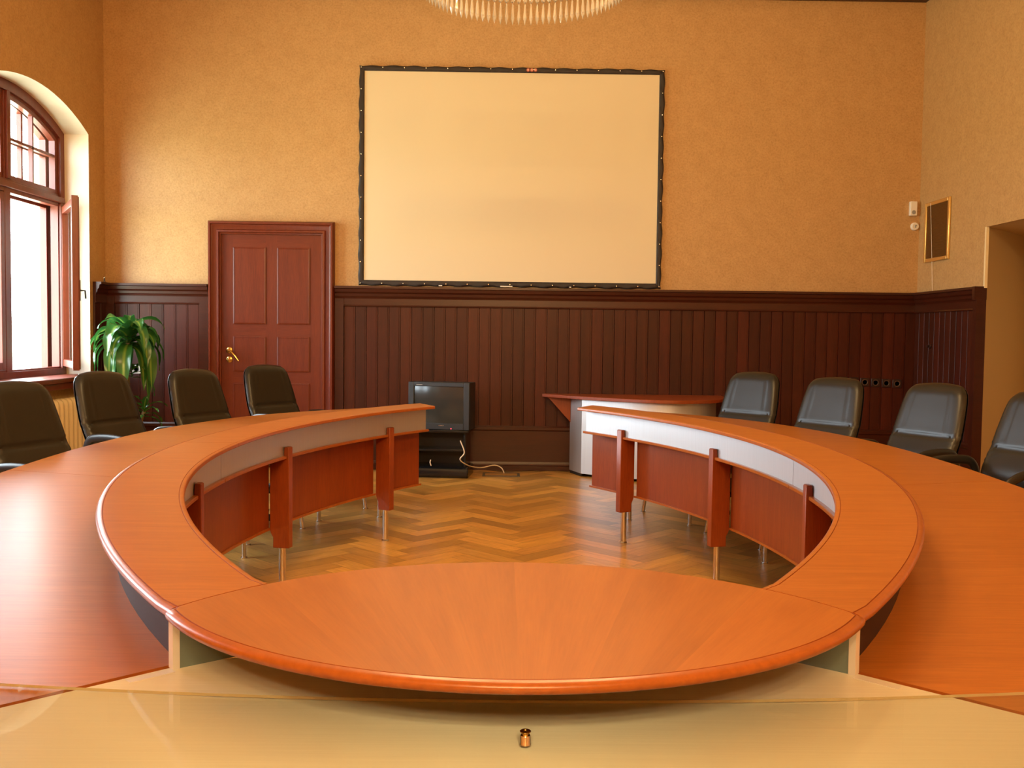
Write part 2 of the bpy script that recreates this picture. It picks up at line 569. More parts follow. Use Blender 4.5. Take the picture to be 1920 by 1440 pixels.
# ------------------------------------------------------------------ wainscot
def dado_run(mb, p0, p1, nrm, stile0=.0, stile1=.0, seed=0):
    """p0->p1 along the wall, nrm points into the room"""
    rnd = random.Random(seed)
    d = Vector((p1[0] - p0[0], p1[1] - p0[1], 0)); L = d.length; d.normalize()
    n = Vector((nrm[0], nrm[1], 0))
    def bx(s0, s1, z0, z1, t, mi=0, t0=0.0):
        a = Vector((p0[0], p0[1], 0))
        q = [a + d * s0 + n * t0, a + d * s1 + n * t0, a + d * s1 + n * t, a + d * s0 + n * t]
        mb.add([(v.x, v.y, z) for z in (z0, z1) for v in q],
               [(3, 2, 1, 0), (4, 5, 6, 7), (0, 1, 5, 4), (1, 2, 6, 5), (2, 3, 7, 6), (3, 0, 4, 7)], mi)
    def prof(s0, s1, pts, mi):
        a = Vector((p0[0], p0[1], 0)); m = len(pts)
        v = []
        for s in (s0, s1):
            for t, z in pts:
                w = a + d * s + n * t
                v.append((w.x, w.y, z))
        mb.add(v, [list(range(m))[::-1], list(range(m, 2 * m))] + [(i, (i + 1) % m, m + (i + 1) % m, m + i) for i in range(m)], mi)
    mb.t = 1.0
    # cap moulding
    prof(0, L, [(0, 1.69), (.028, 1.69), (.032, 1.705), (.040, 1.715), (.044, 1.74), (.058, 1.755), (.064, 1.785), (.080, 1.79), (.080, 1.812), (0, 1.812)], 1)
    prof(0, L, [(0, 1.612), (.030, 1.612), (.034, 1.618), (.030, 1.624), (.027, 1.63), (.027, 1.69), (0, 1.69)], 1)
    # bottom rail
    prof(0, L, [(0, .395), (.026, .395), (.034, .405), (.034, .43), (.024, .445), (0, .445)], 1)
    mb.t = (.95, .9, .9); bx(0, L, .085, .395, .020, 1)
    prof(0, L, [(0, 0), (.040, 0), (.040, .045), (.030, .05), (.030, .066), (.024, .085), (0, .085)], 1)
    a = stile0; b = L - stile1
    mb.t = (.9, .9, .9)
    if stile0: bx(0, stile0, .0, 1.69, .038, 1)
    if stile1: bx(L - stile1, L, .0, 1.69, .038, 1)
    w = .1125
    k = max(1, round((b - a) / w)); w = (b - a) / k
    bx(a, b, .445, 1.612, .006, 0)
    for i in range(k):
        t = rnd.uniform(.72, 1.22)
        mb.t = (t, t * rnd.uniform(.85, 1.02), t * rnd.uniform(.8, 1.02))
        s0 = a + i * w; g = .0035
        pts = [(s0 + .0015, .006), (s0 + g + .002, .0185), (s0 + w - .016, .0185), (s0 + w - .014, .0165), (s0 + w - .010, .0165), (s0 + w - .0015, .0165), (s0 + w - .0015, .006)]
        A = Vector((p0[0], p0[1], 0)); m = len(pts); v = []
        for z in (.44, 1.615):
            for s, tt in pts:
                q = A + d * s + n * tt
                v.append((q.x, q.y, z))
        mb.add(v, [(i2, (i2 + 1) % m, m + (i2 + 1) % m, m + i2) for i2 in range(m - 1)], 0)
    mb.t = 1.0
DX0, DX1 = -2.905, -1.665
def wains(name, label, *a, **k):
    mb = MB(); mb.t = (1.0, 1.0, .999)
    dado_run(mb, *a, **k)
    for i, t in enumerate(mb.tone):
        if t == 1.0: mb.tone[i] = (1.0, 1.0, .999)
    tag(mb.build(name, ['dado', 'dado_h'], smooth=25), label, kind='structure')
wains('trim_2', 'dark mahogany boarded dado left of the door', (XL, YB), (DX0 - .005, YB), (0, -1), .10, .085, seed=1)
wains('trim_3', 'dark mahogany boarded dado under the projection screen', (DX1 + .005, YB), (XR, YB), (0, -1), .085, .0, seed=2)
wains('trim_4', 'short dark mahogany dado on the side wall beside the recess', (XR, YB - .02), (XR, NY1 + .005), (-1, 0), .0, .10, seed=3)
wains('trim_5', 'narrow dark dado between window and corner', (XL, 9.52), (XL, YB - .02), (1, 0), .0, .0, seed=4)

mb = MB(); mb.t = (.9, .9, .9); mb.box((XR - .062, NY1 - .012, 0), (XR + .021, NY1 + .012, 1.70)); mb.box((XR - .084, NY1 - .014, 1.70), (XR + .022, NY1 + .03, 1.814))
tag(mb.build('trim_6', 'dado_h', smooth=None), 'dark end board closing the side wall dado at the recess', kind='structure')
# ------------------------------------------------------------------ door
def door():
    r = empty('door_1', ((DX0 + DX1) / 2, YB, 0))
    tag(r, 'reddish mahogany six panel door in a moulded frame', kind='structure')
    L0 = r.location
    zt = 2.435
    cw = .128
    # casing profile swept round three sides (mitred)
    prof = [(0, 0), (0, .050), (.014, .085), (.030, .085), (.036, .070), (.052, .062), (.084, .058), (.092, .076), (.110, .078), (.116, .060), (cw, .056), (cw, 0)]
    rings = []
    for (x, z, sx, sz) in ((DX0, 0, 1, 0), (DX0, zt, 1, -1), (DX1, zt, -1, -1), (DX1, 0, -1, 0)):
        rings.append([(x + sx * a, YB - b, z + sz * a) for a, b in prof])
    mb = MB(); mb.loft(rings)
    shift(mb, L0).build('door_casing', 'door', r, smooth=30)
    a, b = DX0 + cw, DX1 - cw
    zl = zt - cw
    # leaf: stiles, rails, raised panels
    yl = YB - .010
    mb = MB()
    mb.box((a, yl, 0.01), (b, YB - .001, zl), 0)
    st = .115; mid = .11
    cols = [(a + st, (a + b) / 2 - mid / 2), ((a + b) / 2 + mid / 2, b - st)]
    rows = [(1.425, 2.18), (.955, 1.305), (.22, .845)]
    fy = yl - .022
    for x0, x1 in ((a, a + st), ((a + b) / 2 - mid / 2, (a + b) / 2 + mid / 2), (b - st, b)): mb.box((x0, fy, .01), (x1, yl, zl), 0)
    zs = [zl, 2.18, 1.425, 1.305, .955, .845, .22, .01]
    for z1, z0 in ((zs[0], zs[1]), (zs[2], zs[3]), (zs[4], zs[5]), (zs[6], zs[7])):
        for x0, x1 in cols: mb.box((x0, fy, z0), (x1, yl, z1), 1)
    shift(mb, L0).build('door_leaf', ['door', 'door_h'], r, smooth=None)
    for x0, x1 in cols:
        for z0, z1 in rows:
            mb = MB()
            def ring(i, y): return [(x0 + i, y, z0 + i), (x1 - i, y, z0 + i), (x1 - i, y, z1 - i), (x0 + i, y, z1 - i)]
            mb.loft([ring(0, fy - .008), ring(.012, fy - .011), ring(.022, fy), ring(.026, yl - .002), ring(.044, yl - .002), ring(.070, fy - .003), ring(.074, fy - .003)], True, True)
            shift(mb, L0).build('door_panel', 'door', r, smooth=None)
    # furniture
    hx = -2.70
    mb = MB()
    mb.lathe([(.0, 0), (.030, 0), (.033, .004), (.028, .009), (.016, .012), (.012, .030), (.014, .034), (.018, .040), (.012, .046), (0, .048)], (hx, fy, 1.165), 20, axis='Y')
    h = shift(mb, L0).build('door_handle', 'brass', r)
    mb = MB()
    mb.tube([(hx, fy - .040, 1.165), (hx + .03, fy - .045, 1.15), (hx + .07, fy - .045, 1.105), (hx + .10, fy - .042, 1.06)], [.009, .010, .009, .007], 10)
    shift(mb, L0).build('lever', 'brass', h)
    mb = MB(); mb.lathe([(0, 0), (.028, 0), (.031, .004), (.026, .008), (.010, .010), (.008, .014), (0, .014)], (hx, fy, 1.075), 20, axis='Y')
    shift(mb, L0).build('keyhole_plate', 'brass', r)
door()

# ------------------------------------------------------------------ windows
def window(idx, yc, open_leaf=False, label=''):
    XO = XL - .25
    r = empty('window_%d' % idx, (XO, yc, ZS))
    tag(r, label, kind='structure')
    L0 = r.location
    XI = XO - .07
    def band(ci, co, x0, x1, mat, name, par, closed=True):
        # frame between two contours
        m = len(ci); mb = MB()
        v = [(x0, a, b) for a, b in co] + [(x0, a, b) for a, b in ci] + [(x1, a, b) for a, b in co] + [(x1, a, b) for a, b in ci]
        f = []
        for i in range(m if closed else m - 1):
            j = (i + 1) % m
            f += [(i, j, m + j, m + i), (2 * m + i, 3 * m + i, 3 * m + j, 2 * m + j), (m + i, m + j, 3 * m + j, 3 * m + i), (i, 2 * m + i, 2 * m + j, j)]
        mb.add(v, f)
        return shift(mb, L0).build(name, mat, par, smooth=30)
    band(contour(yc, .10, ZS + .10), contour(yc, 0, ZS + .02), XI, XO, 'window', 'window_frame', r)
    band(contour(yc, .085, ZS + .085), contour(yc, -.0, ZS + .02), XO, XO + .022, 'window', 'frame_moulding', r)
    mb = MB(); mb.box((XI, yc - HW + .09, 2.50), (XO + .005, yc + HW - .09, 2.61)); mb.box((XO, yc - HW + .02, 2.535), (XO + .035, yc + HW - .02, 2.585))
    shift(mb, L0).build('transom', 'window', r, bevel=.004)
    mb = MB(); mb.box((XI, yc - .05, ZS + .05), (XO + .006, yc + .05, ZSPR + RISE - .09)); mb.box((XO, yc - .028, 2.61), (XO + .026, yc + .028, ZSPR + RISE - .085))
    shift(mb, L0).build('mullion', 'window', r, bevel=.004)
    def leaf(y0, y1, z0, z1, xa, xb, w=.055, name='casement'):
        mb = MB()
        mb.box((xa, y0, z0), (xb, y0 + w, z1)); mb.box((xa, y1 - w, z0), (xb, y1, z1))
        mb.box((xa, y0 + w, z0), (xb, y1 - w, z0 + w)); mb.box((xa, y0 + w, z1 - w), (xb, y1 - w, z1))
        xm = (xa + xb) / 2
        return mb, (y0 + w, y1 - w, z0 + w, z1 - w, xm)
    # upper lights with glazing bars and panes
    for sgn in (-1, 1):
        ya, yb = (yc - HW + .10, yc - .05) if sgn < 0 else (yc + .05, yc + HW - .10)
        n = 12
        def top(y, ins): return arch_z(y - yc, inset=.10 + ins)
        def cont(ins):
            pts = [(ya + ins, 2.61 + ins), (yb - ins, 2.61 + ins)]
            for k in range(n + 1):
                y = yb - ins + (ya + ins - yb + ins) * k / n
                pts.append((y, top(y, ins)))
            return pts
        band(cont(.04), cont(0), XI + .01, XO - .005, 'window', 'top_light', r)
        ym = (ya + yb) / 2 + (.0)
        mb = MB(); mb.box((XI + .02, ym - .013, 2.64), (XO - .012, ym + .013, top(ym, .02)))
        mb.box((XI + .02, ya + .03, 2.945), (XO - .012, yb - .03, 2.970))
        shift(mb, L0).build('glazing_bar', 'window', r)
        mb = MB(); c = cont(.035); m = len(c)
        mb.add([((XI + XO) / 2, a, b) for a, b in c], [list(range(m))])
        shift(mb, L0).build('pane', 'pane', r, smooth=None)
    z0, z1 = ZS + .105, 2.495
    for sgn in (-1, 1):
        ya, yb = (yc - HW + .105, yc - .052) if sgn < 0 else (yc + .052, yc + HW - .105)
        op = open_leaf and sgn > 0
        if not op:
            mb, (a, b, c, d, xm) = leaf(ya, yb, z0, z1, XI + .01, XO + .004, .06)
            lf = shift(mb, L0).build('casement', 'window', r, bevel=.003)
            mb = MB(); mb.add([(xm, a, c), (xm, b, c), (xm, b, d), (xm, a, d)], [(0, 1, 2, 3)])
            shift(mb, L0).build('pane', 'pane', lf, smooth=None)
        else:
            # swung into the room, hinged at the far jamb
            w = yb - ya
            hinge = Vector((XO + .045, yb + .035, 0))
            tip = Vector((-3.80, 8.80, 0))
            dv = (tip - hinge).normalized(); ang = math.atan2(dv.y, dv.x)
            lf = empty('open_casement', (hinge.x - L0[0], hinge.y - L0[1], 0 - L0[2]), ang)
            lf.parent = r
            t = .045
            mb = MB(); s = .065
            mb.box((0, -t / 2, z0), (s, t / 2, z1)); mb.box((w - s, -t / 2, z0), (w, t / 2, z1))
            mb.box((s, -t / 2, z0), (w - s, t / 2, z0 + s)); mb.box((s, -t / 2, z1 - s), (w - s, t / 2, z1))
            mb.box((w - .012, -t / 2 - .018, z0 - .01), (w + .014, t / 2 - .01, z1 + .01))
            mb.box((s - .006, -t / 2 - .006, z0 + s - .006), (s + .006, t / 2 + .006, z1 - s)); mb.box((w - s - .006, -t / 2 - .006, z0 + s), (w - s + .006, t / 2 + .006, z1 - s))
            mb.build('casement_frame', 'window', lf, bevel=.003)
            mb = MB(); mb.add([(s, 0, z0 + s), (w - s, 0, z0 + s), (w - s, 0, z1 - s), (s, 0, z1 - s)], [(0, 1, 2, 3)])
            mb.build('pane', 'pane', lf, smooth=None)
            mb = MB(); mb.box((w - .045, t / 2, 1.60), (w - .02, t / 2 + .008, 1.78)); mb.tube([(w - .032, t / 2 + .008, 1.69), (w - .032, t / 2 + .045, 1.69), (w - .032, t / 2 + .05, 1.62)], .008, 8)
            mb.build('casement_handle', 'black_pl', lf)
    # outer window layer at the outer face of the wall
    XA = XL - .41
    band(contour(yc, .12, ZS + .06), contour(yc, .0, ZS + .0), XA, XA + .06, 'window', 'outer_frame', r)
    mb = MB(); mb.box((XA, yc - .045, ZS + .02), (XA + .055, yc + .045, ZSPR + RISE - .10)); mb.box((XA, yc - HW + .10, 2.48), (XA + .055, yc + HW - .10, 2.62))
    for sgn in (-1, 1):
        ym = yc + sgn * .50
        mb.box((XA + .01, ym - .016, 2.62), (XA + .05, ym + .016, arch_z(.5, inset=.12))); mb.box((XA + .01, yc + min(sgn * .045, sgn * .93), 2.95), (XA + .05, yc + max(sgn * .045, sgn * .93), 2.98))
    shift(mb, L0).build('outer_bars', 'window', r)
    # sill board
    mb = MB()
    mb.box((XO - .02, yc - HW + .001, ZS + .001), (XL, yc + HW - .001, ZS + .028))
    mb.box((XL, yc - HW - .12, ZS - .012), (XL + .13, yc + HW + .03, ZS + .028)); mb.box((XL + .001, yc - HW - .08, ZS - .075), (XL + .10, yc + HW, ZS - .013))
    shift(mb, L0).build('window_sill', 'window', r, bevel=.008)
window(1, WIN[0], True, 'arched mahogany window with its right casement swung open')
window(2, WIN[1], False, 'closed arched mahogany window, second from the end wall')

# ------------------------------------------------------------------ projection screen
def screen():
    x0, x1, z0, z1 = -1.430, 1.560, 1.822, 3.962
    y = YB - .025
    r = empty('projection_screen', ((x0 + x1) / 2, YB, z0))
    tag(r, 'large white projection screen laced to a black frame above the panelling', 'screen')
    L0 = r.location
    b = .052
    mb = MB(); mb.box((x0 + b - .01, y - .003, z0 + b - .01), (x1 - b + .01, y, z1 - b + .01))
    shift(mb, L0).build('screen_fabric', 'screen', r, smooth=None)
    # border with slightly wavy outer edge and puckers
    mb = MB()
    N = 84
    def side(pa, pb, inward, n, ph):
        d = Vector((pb[0] - pa[0], pb[1] - pa[1])); L = d.length; d.normalize()
        rings = []
        for k in range(n + 1):
            s = L * k / n
            wv = .0045 * math.sin(s / .21 * 2 * PI + ph) + .002 * math.sin(s * 9 + ph)
            e = 0 if k in (0, n) else 1
            pk = .007 * (0.5 + 0.5 * math.cos(s / .21 * 2 * PI + ph)) * e
            bi = [(0 + wv * e, 0), (.004 + wv * e, -.012), (.018, -.016 - pk * .4), (.030, -.010 - pk), (.042, -.014 - pk * .3), (b, -.007), (b, 0)]
            ms = max(0, 1)
            ring = []
            for a, yy in bi:
                sx = max(a, 0)
                # mitre the ends
                sc = s
                if s < a: sc = a
                if s > L - a: sc = L - a
                p = Vector(pa) + d * sc + Vector(inward) * a
                ring.append((p.x, y + yy, p.y))
            rings.append(ring)
        mb.loft(rings)
    side((x0, z0), (x1, z0), (0, 1), 90, .3)
    side((x0, z1), (x1, z1), (0, -1), 90, 1.1)
    side((x0, z0), (x0, z1), (1, 0), 70, 2.0)
    side((x1, z0), (x1, z1), (-1, 0), 70, .7)
    shift(mb, L0).build('screen_frame', 'screen_border', r, smooth=50)
    mbs = MB(); mbs.lathe([(0, 0), (.006, 0), (.005, .004), (0, .005)], (0, 0, 0), 8, axis='Y')
    proto = mbs.build('snap_fastener', 'snap', r)
    pts = []
    n = 14
    for k in range(n + 1):
        xx = x0 + .02 + (x1 - x0 - .04) * k / n
        pts += [(xx, z0 + .021), (xx, z1 - .021)]
    for k in range(1, 10):
        zz = z0 + .02 + (z1 - z0 - .04) * k / 10
        pts += [(x0 + .021, zz), (x1 - .021, zz)]
    for i, (a, c) in enumerate(pts):
        o = proto if i == 0 else proto.copy()
        if i:
            COL.objects.link(o); o.parent = r
        o.location = (a - L0[0], y - .019 - L0[1], c - L0[2])
    for i in range(3):
        cx = .218 + i * .036
        mb = MB(); mb.lathe([(0, 0), (.017, 0), (.017, .003), (0, .003)], (cx, y - .020, z1 - .026), 16, axis='Y', mi=0)
        mb.box((cx - .008, y - .0245, z1 - .034), (cx - .004, y - .023, z1 - .018), 1); mb.box((cx - .002, y - .0245, z1 - .034), (cx + .002, y - .023, z1 - .018), 1); mb.box((cx + .004, y - .0245, z1 - .034), (cx + .008, y - .023, z1 - .018), 1)
        shift(mb, L0).build('round_badge', ['logo_red', 'logo_line'], r, smooth=None)
    for cx, w in ((.03, .12), (-.62, .035), (.66, .02)):
        mb = MB(); mb.box((cx - w / 2, y - .024, z0 + .001), (cx + w / 2, y - .019, z0 + .010))
        shift(mb, L0).build('white_tag', 'white_pl', r, smooth=None)
screen()

# ------------------------------------------------------------------ conference table
X0, YC = .03, 4.35
def fx(R, y): return math.sqrt(R * R - (y - YC) ** 2) - 3.12
def arc_in(R, ya, yb, n):
    a, b = math.asin((ya - 4.30) / R), math.asin((yb - 4.30) / R)
    return [(R * math.cos(a + (b - a) * k / n) - 3.246, 4.30 + R * math.sin(a + (b - a) * k / n)) for k in range(n + 1)]
def arc_pts(R, ya, yb, n):
    a, b = math.asin((ya - YC) / R), math.asin((yb - YC) / R)
    return [(R * math.cos(a + (b - a) * k / n) - 3.12, YC + R * math.sin(a + (b - a) * k / n)) for k in range(n + 1)]
def catmull(P, n):
    out = []
    for i in range(len(P) - 1):
        p0 = P[max(i - 1, 0)]; p1 = P[i]; p2 = P[i + 1]; p3 = P[min(i + 2, len(P) - 1)]
        for k in range(n):
            t = k / n
            out.append(tuple(.5 * (2 * p1[c] + (p2[c] - p0[c]) * t + (2 * p0[c] - 5 * p1[c] + 4 * p2[c] - p3[c]) * t * t + (3 * p1[c] - p0[c] - 3 * p2[c] + p3[c]) * t ** 3) for c in range(2)))
    out.append(P[-1])
    return out
def resample(P, n):
    d = [0]
    for a, b in zip(P, P[1:]): d.append(d[-1] + math.dist(a, b))
    out = []
    for k in range(n + 1):
        s = d[-1] * k / n; i = 0
        while i < len(P) - 2 and d[i + 1] < s: i += 1
        t = (s - d[i]) / max(d[i + 1] - d[i], 1e-9)
        out.append((P[i][0] + (P[i + 1][0] - P[i][0]) * t, P[i][1] + (P[i + 1][1] - P[i][1]) * t))
    return out
ZT, ZR = .73, .86
OUTER = catmull([(1.46, 1.02), (1.74, 1.6), (1.94, 2.4), (2.08, 3.3), (2.20, 4.34), (2.25, 5.2), (2.21, 6.1), (2.06, 6.8), (1.85, 7.35), (1.54, 7.80), (1.14, 8.20)], 10)

SEAM = (.679, 1.431)
def band_mesh(I, O, prof, mb=None, seam=False):
    """I, O lists of (x, y); prof: list of (kind, dist, z, mat) ; kind 'i' = from inner, 'o' = from outer"""
    mb = mb or MB()
    rings = []
    for (ix, iy), (ox, oy) in zip(I, O):
        w = Vector((ox - ix, oy - iy)); L = w.length; w.normalize()
        ring = []
        for kd, dd, z, _ in prof:
            a = dd if kd == 'i' else L - dd if kd == 'o' else .03 + (L - .065) * dd
            px, py_ = ix + w.x * a, iy + w.y * a
            if seam and not rings:
                px = min(px, .6165)
                py_ = SEAM[1] + math.sqrt(SEAM[0] ** 2 - px ** 2) + .0012
            ring.append((px, py_, z))
        rings.append(ring)
    m = len(prof); v = [p for r in rings for p in r]; f = []; mi = []
    for s in range(len(rings) - 1):
        for i in range(m):
            j = (i + 1) % m
            mb.add([rings[s][i], rings[s][j], rings[s + 1][j], rings[s + 1][i]], [(0, 1, 2, 3)], prof[i][3])
    mb.add(rings[0], [list(range(m))], 1); mb.add(rings[-1], [list(range(m))[::-1]], 1)
    return mb
def weld(mb, eps=1e-5):
    d = {}; nv = []; mp = []
    for p in mb.v:
        k = tuple(round(c / eps) for c in p)
        if k not in d: d[k] = len(nv); nv.append(p)
        mp.append(d[k])
    keep = []
    for k, f in enumerate(mb.f):
        g = []
        for i in f:
            q = mp[i]
            if q not in g: g.append(q)
        if len(g) >= 3: keep.append((k, g, len(g) == len(f)))
    mb.f = [g for _, g, _ in keep]
    mb.mi = [mb.mi[k] for k, _, _ in keep]; mb.tone = [mb.tone[k] for k, _, _ in keep]
    mb.uv = [mb.uv[k] if same else None for k, _, same in keep]
    mb.v = nv
    return mb
TH = .019
RINGP = [('i', .004, ZR - TH, 1), ('i', 0, ZR - .016, 1), ('i', 0, ZR - .005, 1), ('i', .001, ZR - .002, 1), ('i', .004, ZR, 0), ('i', .014, ZR, 2), ('i', .0145, ZR - .002, 2), ('i', .016, ZR - .002, 2), ('i', .0165, ZR, 0), ('f', .2, ZR, 0), ('f', .4, ZR, 0), ('f', .6, ZR, 0), ('f', .8, ZR, 0),
         ('o', .0185, ZR, 2), ('o', .018, ZR - .002, 2), ('o', .016, ZR - .002, 2), ('o', .0155, ZR, 1), ('o', .008, ZR - .0008, 1), ('o', .003, ZR - .003, 1), ('o', .0005, ZR - .006, 1), ('o', 0, ZR - .010, 1), ('o', .0015, ZR - .015, 1), ('o', .005, ZR - .018, 1), ('o', .010, ZR - TH, 1), ('f', .8, ZR - TH, 1), ('f', .6, ZR - TH, 1), ('f', .4, ZR - TH, 1), ('f', .2, ZR - TH, 1)]

def wing(sg, label, group):
    root = empty('conference_table_wing', (X0 + sg * 1.75, 4.5, 0))
    tag(root, label, 'table', group)
    L0 = root.location
    def fin(mb, name, mats, par=root, lab=None, **k):
        mb.v = [(X0 + sg * x - L0[0], y - L0[1], z) for x, y, z in mb.v]
        weld(mb)
        o = mb.build(name, mats, par, **k)
        if lab: o['label'] = lab
        return o
    # raised ring shelf in two lengths
    for (ya, yb, yoa, yob) in ((1.896, 4.349, 1.716, 4.349), (4.351, 6.70, 4.351, 6.98)):
        n = 40
        I = arc_in(4.436, ya, yb, n); O = arc_pts(4.57, yoa, yob, n)
        if ya < 2:
            # first end follows the curved seam of the nose piece
            mbr = band_mesh(I, O, RINGP, seam=True)
        else:
            mbr = band_mesh(I, O, RINGP)
        fin(mbr, 'raised_shelf', ['cherry', 'cherry_edge', 'groove'], smooth=40)
    # worktop in two lengths
    n = 60
    I = arc_in(4.535, 1.868, 6.72, n); O = resample(OUTER, n)
    TP = [('i', 0, ZT - .030, 1), ('i', 0, ZT, 0), ('o', .004, ZT, 1), ('o', 0, ZT - .004, 1), ('o', 0, ZT - .026, 1), ('o', .004, ZT - .030, 1)]
    k = 27
    mb = band_mesh(I[:k + 1], O[:k + 1], TP)
    fin(mb, 'worktop', ['cherry', 'cherry_edge'], smooth=40)
    # second length starts 2 mm later
    I2 = list(I[k:]); O2 = list(O[k:])
    I2[0] = (I2[0][0], I2[0][1] + .0025); O2[0] = (O2[0][0], O2[0][1] + .0025)
    fin(band_mesh(I2, O2, TP), 'worktop', ['cherry', 'cherry_edge'], smooth=40)
    # dark outer riser under the ring
    def wall_arc(R0, R1, ya, yb, z0, z1, n=48, A=arc_in):
        return weld(band_mesh(A(R0, ya, yb, n), A(R1, ya, yb, n), [('i', 0, z0, 0), ('i', 0, z1, 0), ('o', 0, z1, 0), ('o', 0, z0, 0)]))
    mb = wall_arc(4.505, 4.52, 1.84, 6.90, ZT, ZR - TH, A=arc_pts)
    mb.mi = [0] * len(mb.mi)
    fin(mb, 'shelf_riser', 'dark_riser', lab='dark brown riser under the raised shelf')
    # aluminium fascia on the inside, ledge below it
    for ya, yb in ((1.98, 4.348), (4.352, 6.745)):
        mb = wall_arc(4.515, 4.531, ya, yb, .698, ZR - TH); mb.mi = [0] * len(mb.mi)
        fin(mb, 'fascia', 'alu', lab='brushed aluminium fascia strip')
        mb = wall_arc(4.496, 4.57, ya, min(yb, 6.745), .682, .698)
        mb.mi = [0] * len(mb.mi)
        fin(mb, 'ledge', 'cherry_edge', bevel=.003)
    # posts with steel feet, modesty panels between them
    py = [2.55, 4.06, 5.36, 6.39] if sg > 0 else [2.55, 3.93, 5.22, 6.38]
    for y in py:
        R = 4.53
        th = math.asin((y - 4.30) / R)
        rd = Vector((math.cos(th), math.sin(th))); tg = Vector((-rd.y, rd.x))
        def P(r, t): return (r * rd.x - 3.246 + t * tg.x, 4.30 + r * rd.y + t * tg.y)
        mb = MB(); T = .025
        sidep = [(4.484, .205), (4.484, .738), (4.488, .744), (4.510, .744), (4.514, .70), (4.514, .681), (4.592, .681), (4.592, .30), (4.587, .285), (4.580, .27), (4.574, .262), (4.574, .205)]
        m = len(sidep)
        v = [(*P(r, -T), z) for r, z in sidep] + [(*P(r, T), z) for r, z in sidep]
        mb.add(v, [list(range(m)), list(range(m, 2 * m))[::-1]] + [(i, (i + 1) % m, m + (i + 1) % m, m + i) for i in range(m)])
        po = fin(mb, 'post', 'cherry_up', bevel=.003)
        mb = MB(); c = P(4.532, 0)
        mb.lathe([(0, .0), (.024, .0), (.024, .006), (.0185, .010), (.0185, .21)], (c[0], c[1], 0), 18)
        fin(mb, 'steel_foot', 'steel', po, 'round polished steel foot')
        # slim aluminium connector behind the post
        mb = MB(); c2 = P(4.600, .055)
        mb.obox((c2[0], c2[1], .49), .012, .035, .36, math.atan2(rd.y, rd.x))
        fin(mb, 'bracket', 'alu_edge', po, 'aluminium bracket')
    ends = [1.98] + py + [6.82]
    for a, b in zip(ends, ends[1:]):
        ya = a + (.085 if a in py else 0); yb = b - (.0 if b == 6.82 else .005)
        mb = wall_arc(4.600, 4.616, ya, yb, .31, .682, 16); mb.mi = [0] * len(mb.mi)
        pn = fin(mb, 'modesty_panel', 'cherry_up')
        mb = wall_arc(4.591, 4.625, ya - .02, yb + .01, .298, .310, 16); mb.mi = [0] * len(mb.mi)
        fin(mb, 'panel_edging', 'cherry_edge', pn)
    # splayed tubular legs towards the outer edge
    for (x, y, tx, ty) in ((1.39, 6.74, .10, .02), (1.33, 7.02, .0, 0), (1.07, 7.55, .10, .05), (.92, 7.20, 0, 0), (1.56, 5.85, 0, 0), (1.63, 6.21, .06, 0), (1.75, 4.6, .06, 0), (1.60, 3.2, .05, 0), (1.30, 2.0, .04, 0)):
        mb = MB(); zt = ZT - .03
        mb.tube([(x, y, 0), (x, y, .006), (x, y, .0065), (x + tx, y + ty, zt)], [.020, .020, .0135, .0135], 12)
        fin(mb, 'table_leg', 'steel', lab='slim tubular steel leg')
    # cheek panel beside the nose piece
    mb = MB()
    d = Vector((-.30, .68)).normalized(); n_ = Vector((d.y, -d.x))
    a = Vector((.622, 1.800)); b = a + Vector((-.155, .125))
    dv = (b - a).normalized(); nn = Vector((-dv.y, dv.x)) * .008
    q = [a - nn, b - nn, b + nn, a + nn]
    mb.prism([(p.x, p.y) for p in q], ZT, ZR - TH, 0)
    fin(mb, 'cheek_panel', 'teal_panel', lab='grey green end panel with pale front edge')
    mb = MB(); e0 = a - dv * .004
    q = [e0 - nn * 1.3 - dv * .010, e0 - nn * 1.3 + dv * .003, e0 + nn * 1.3 + dv * .003, e0 + nn * 1.3 - dv * .010]
    mb.prism([(p.x, p.y) for p in q], ZT, ZR - TH)
    fin(mb, 'panel_edge', 'alu_edge', lab='pale metal edge strip')
    return root
wing(-1, 'left curved half of the cherry veneered conference table, on the window side', 'curved conference table halves')
wing(1, 'right curved half of the cherry veneered conference table, beside the papered recess wall', 'curved conference table halves')

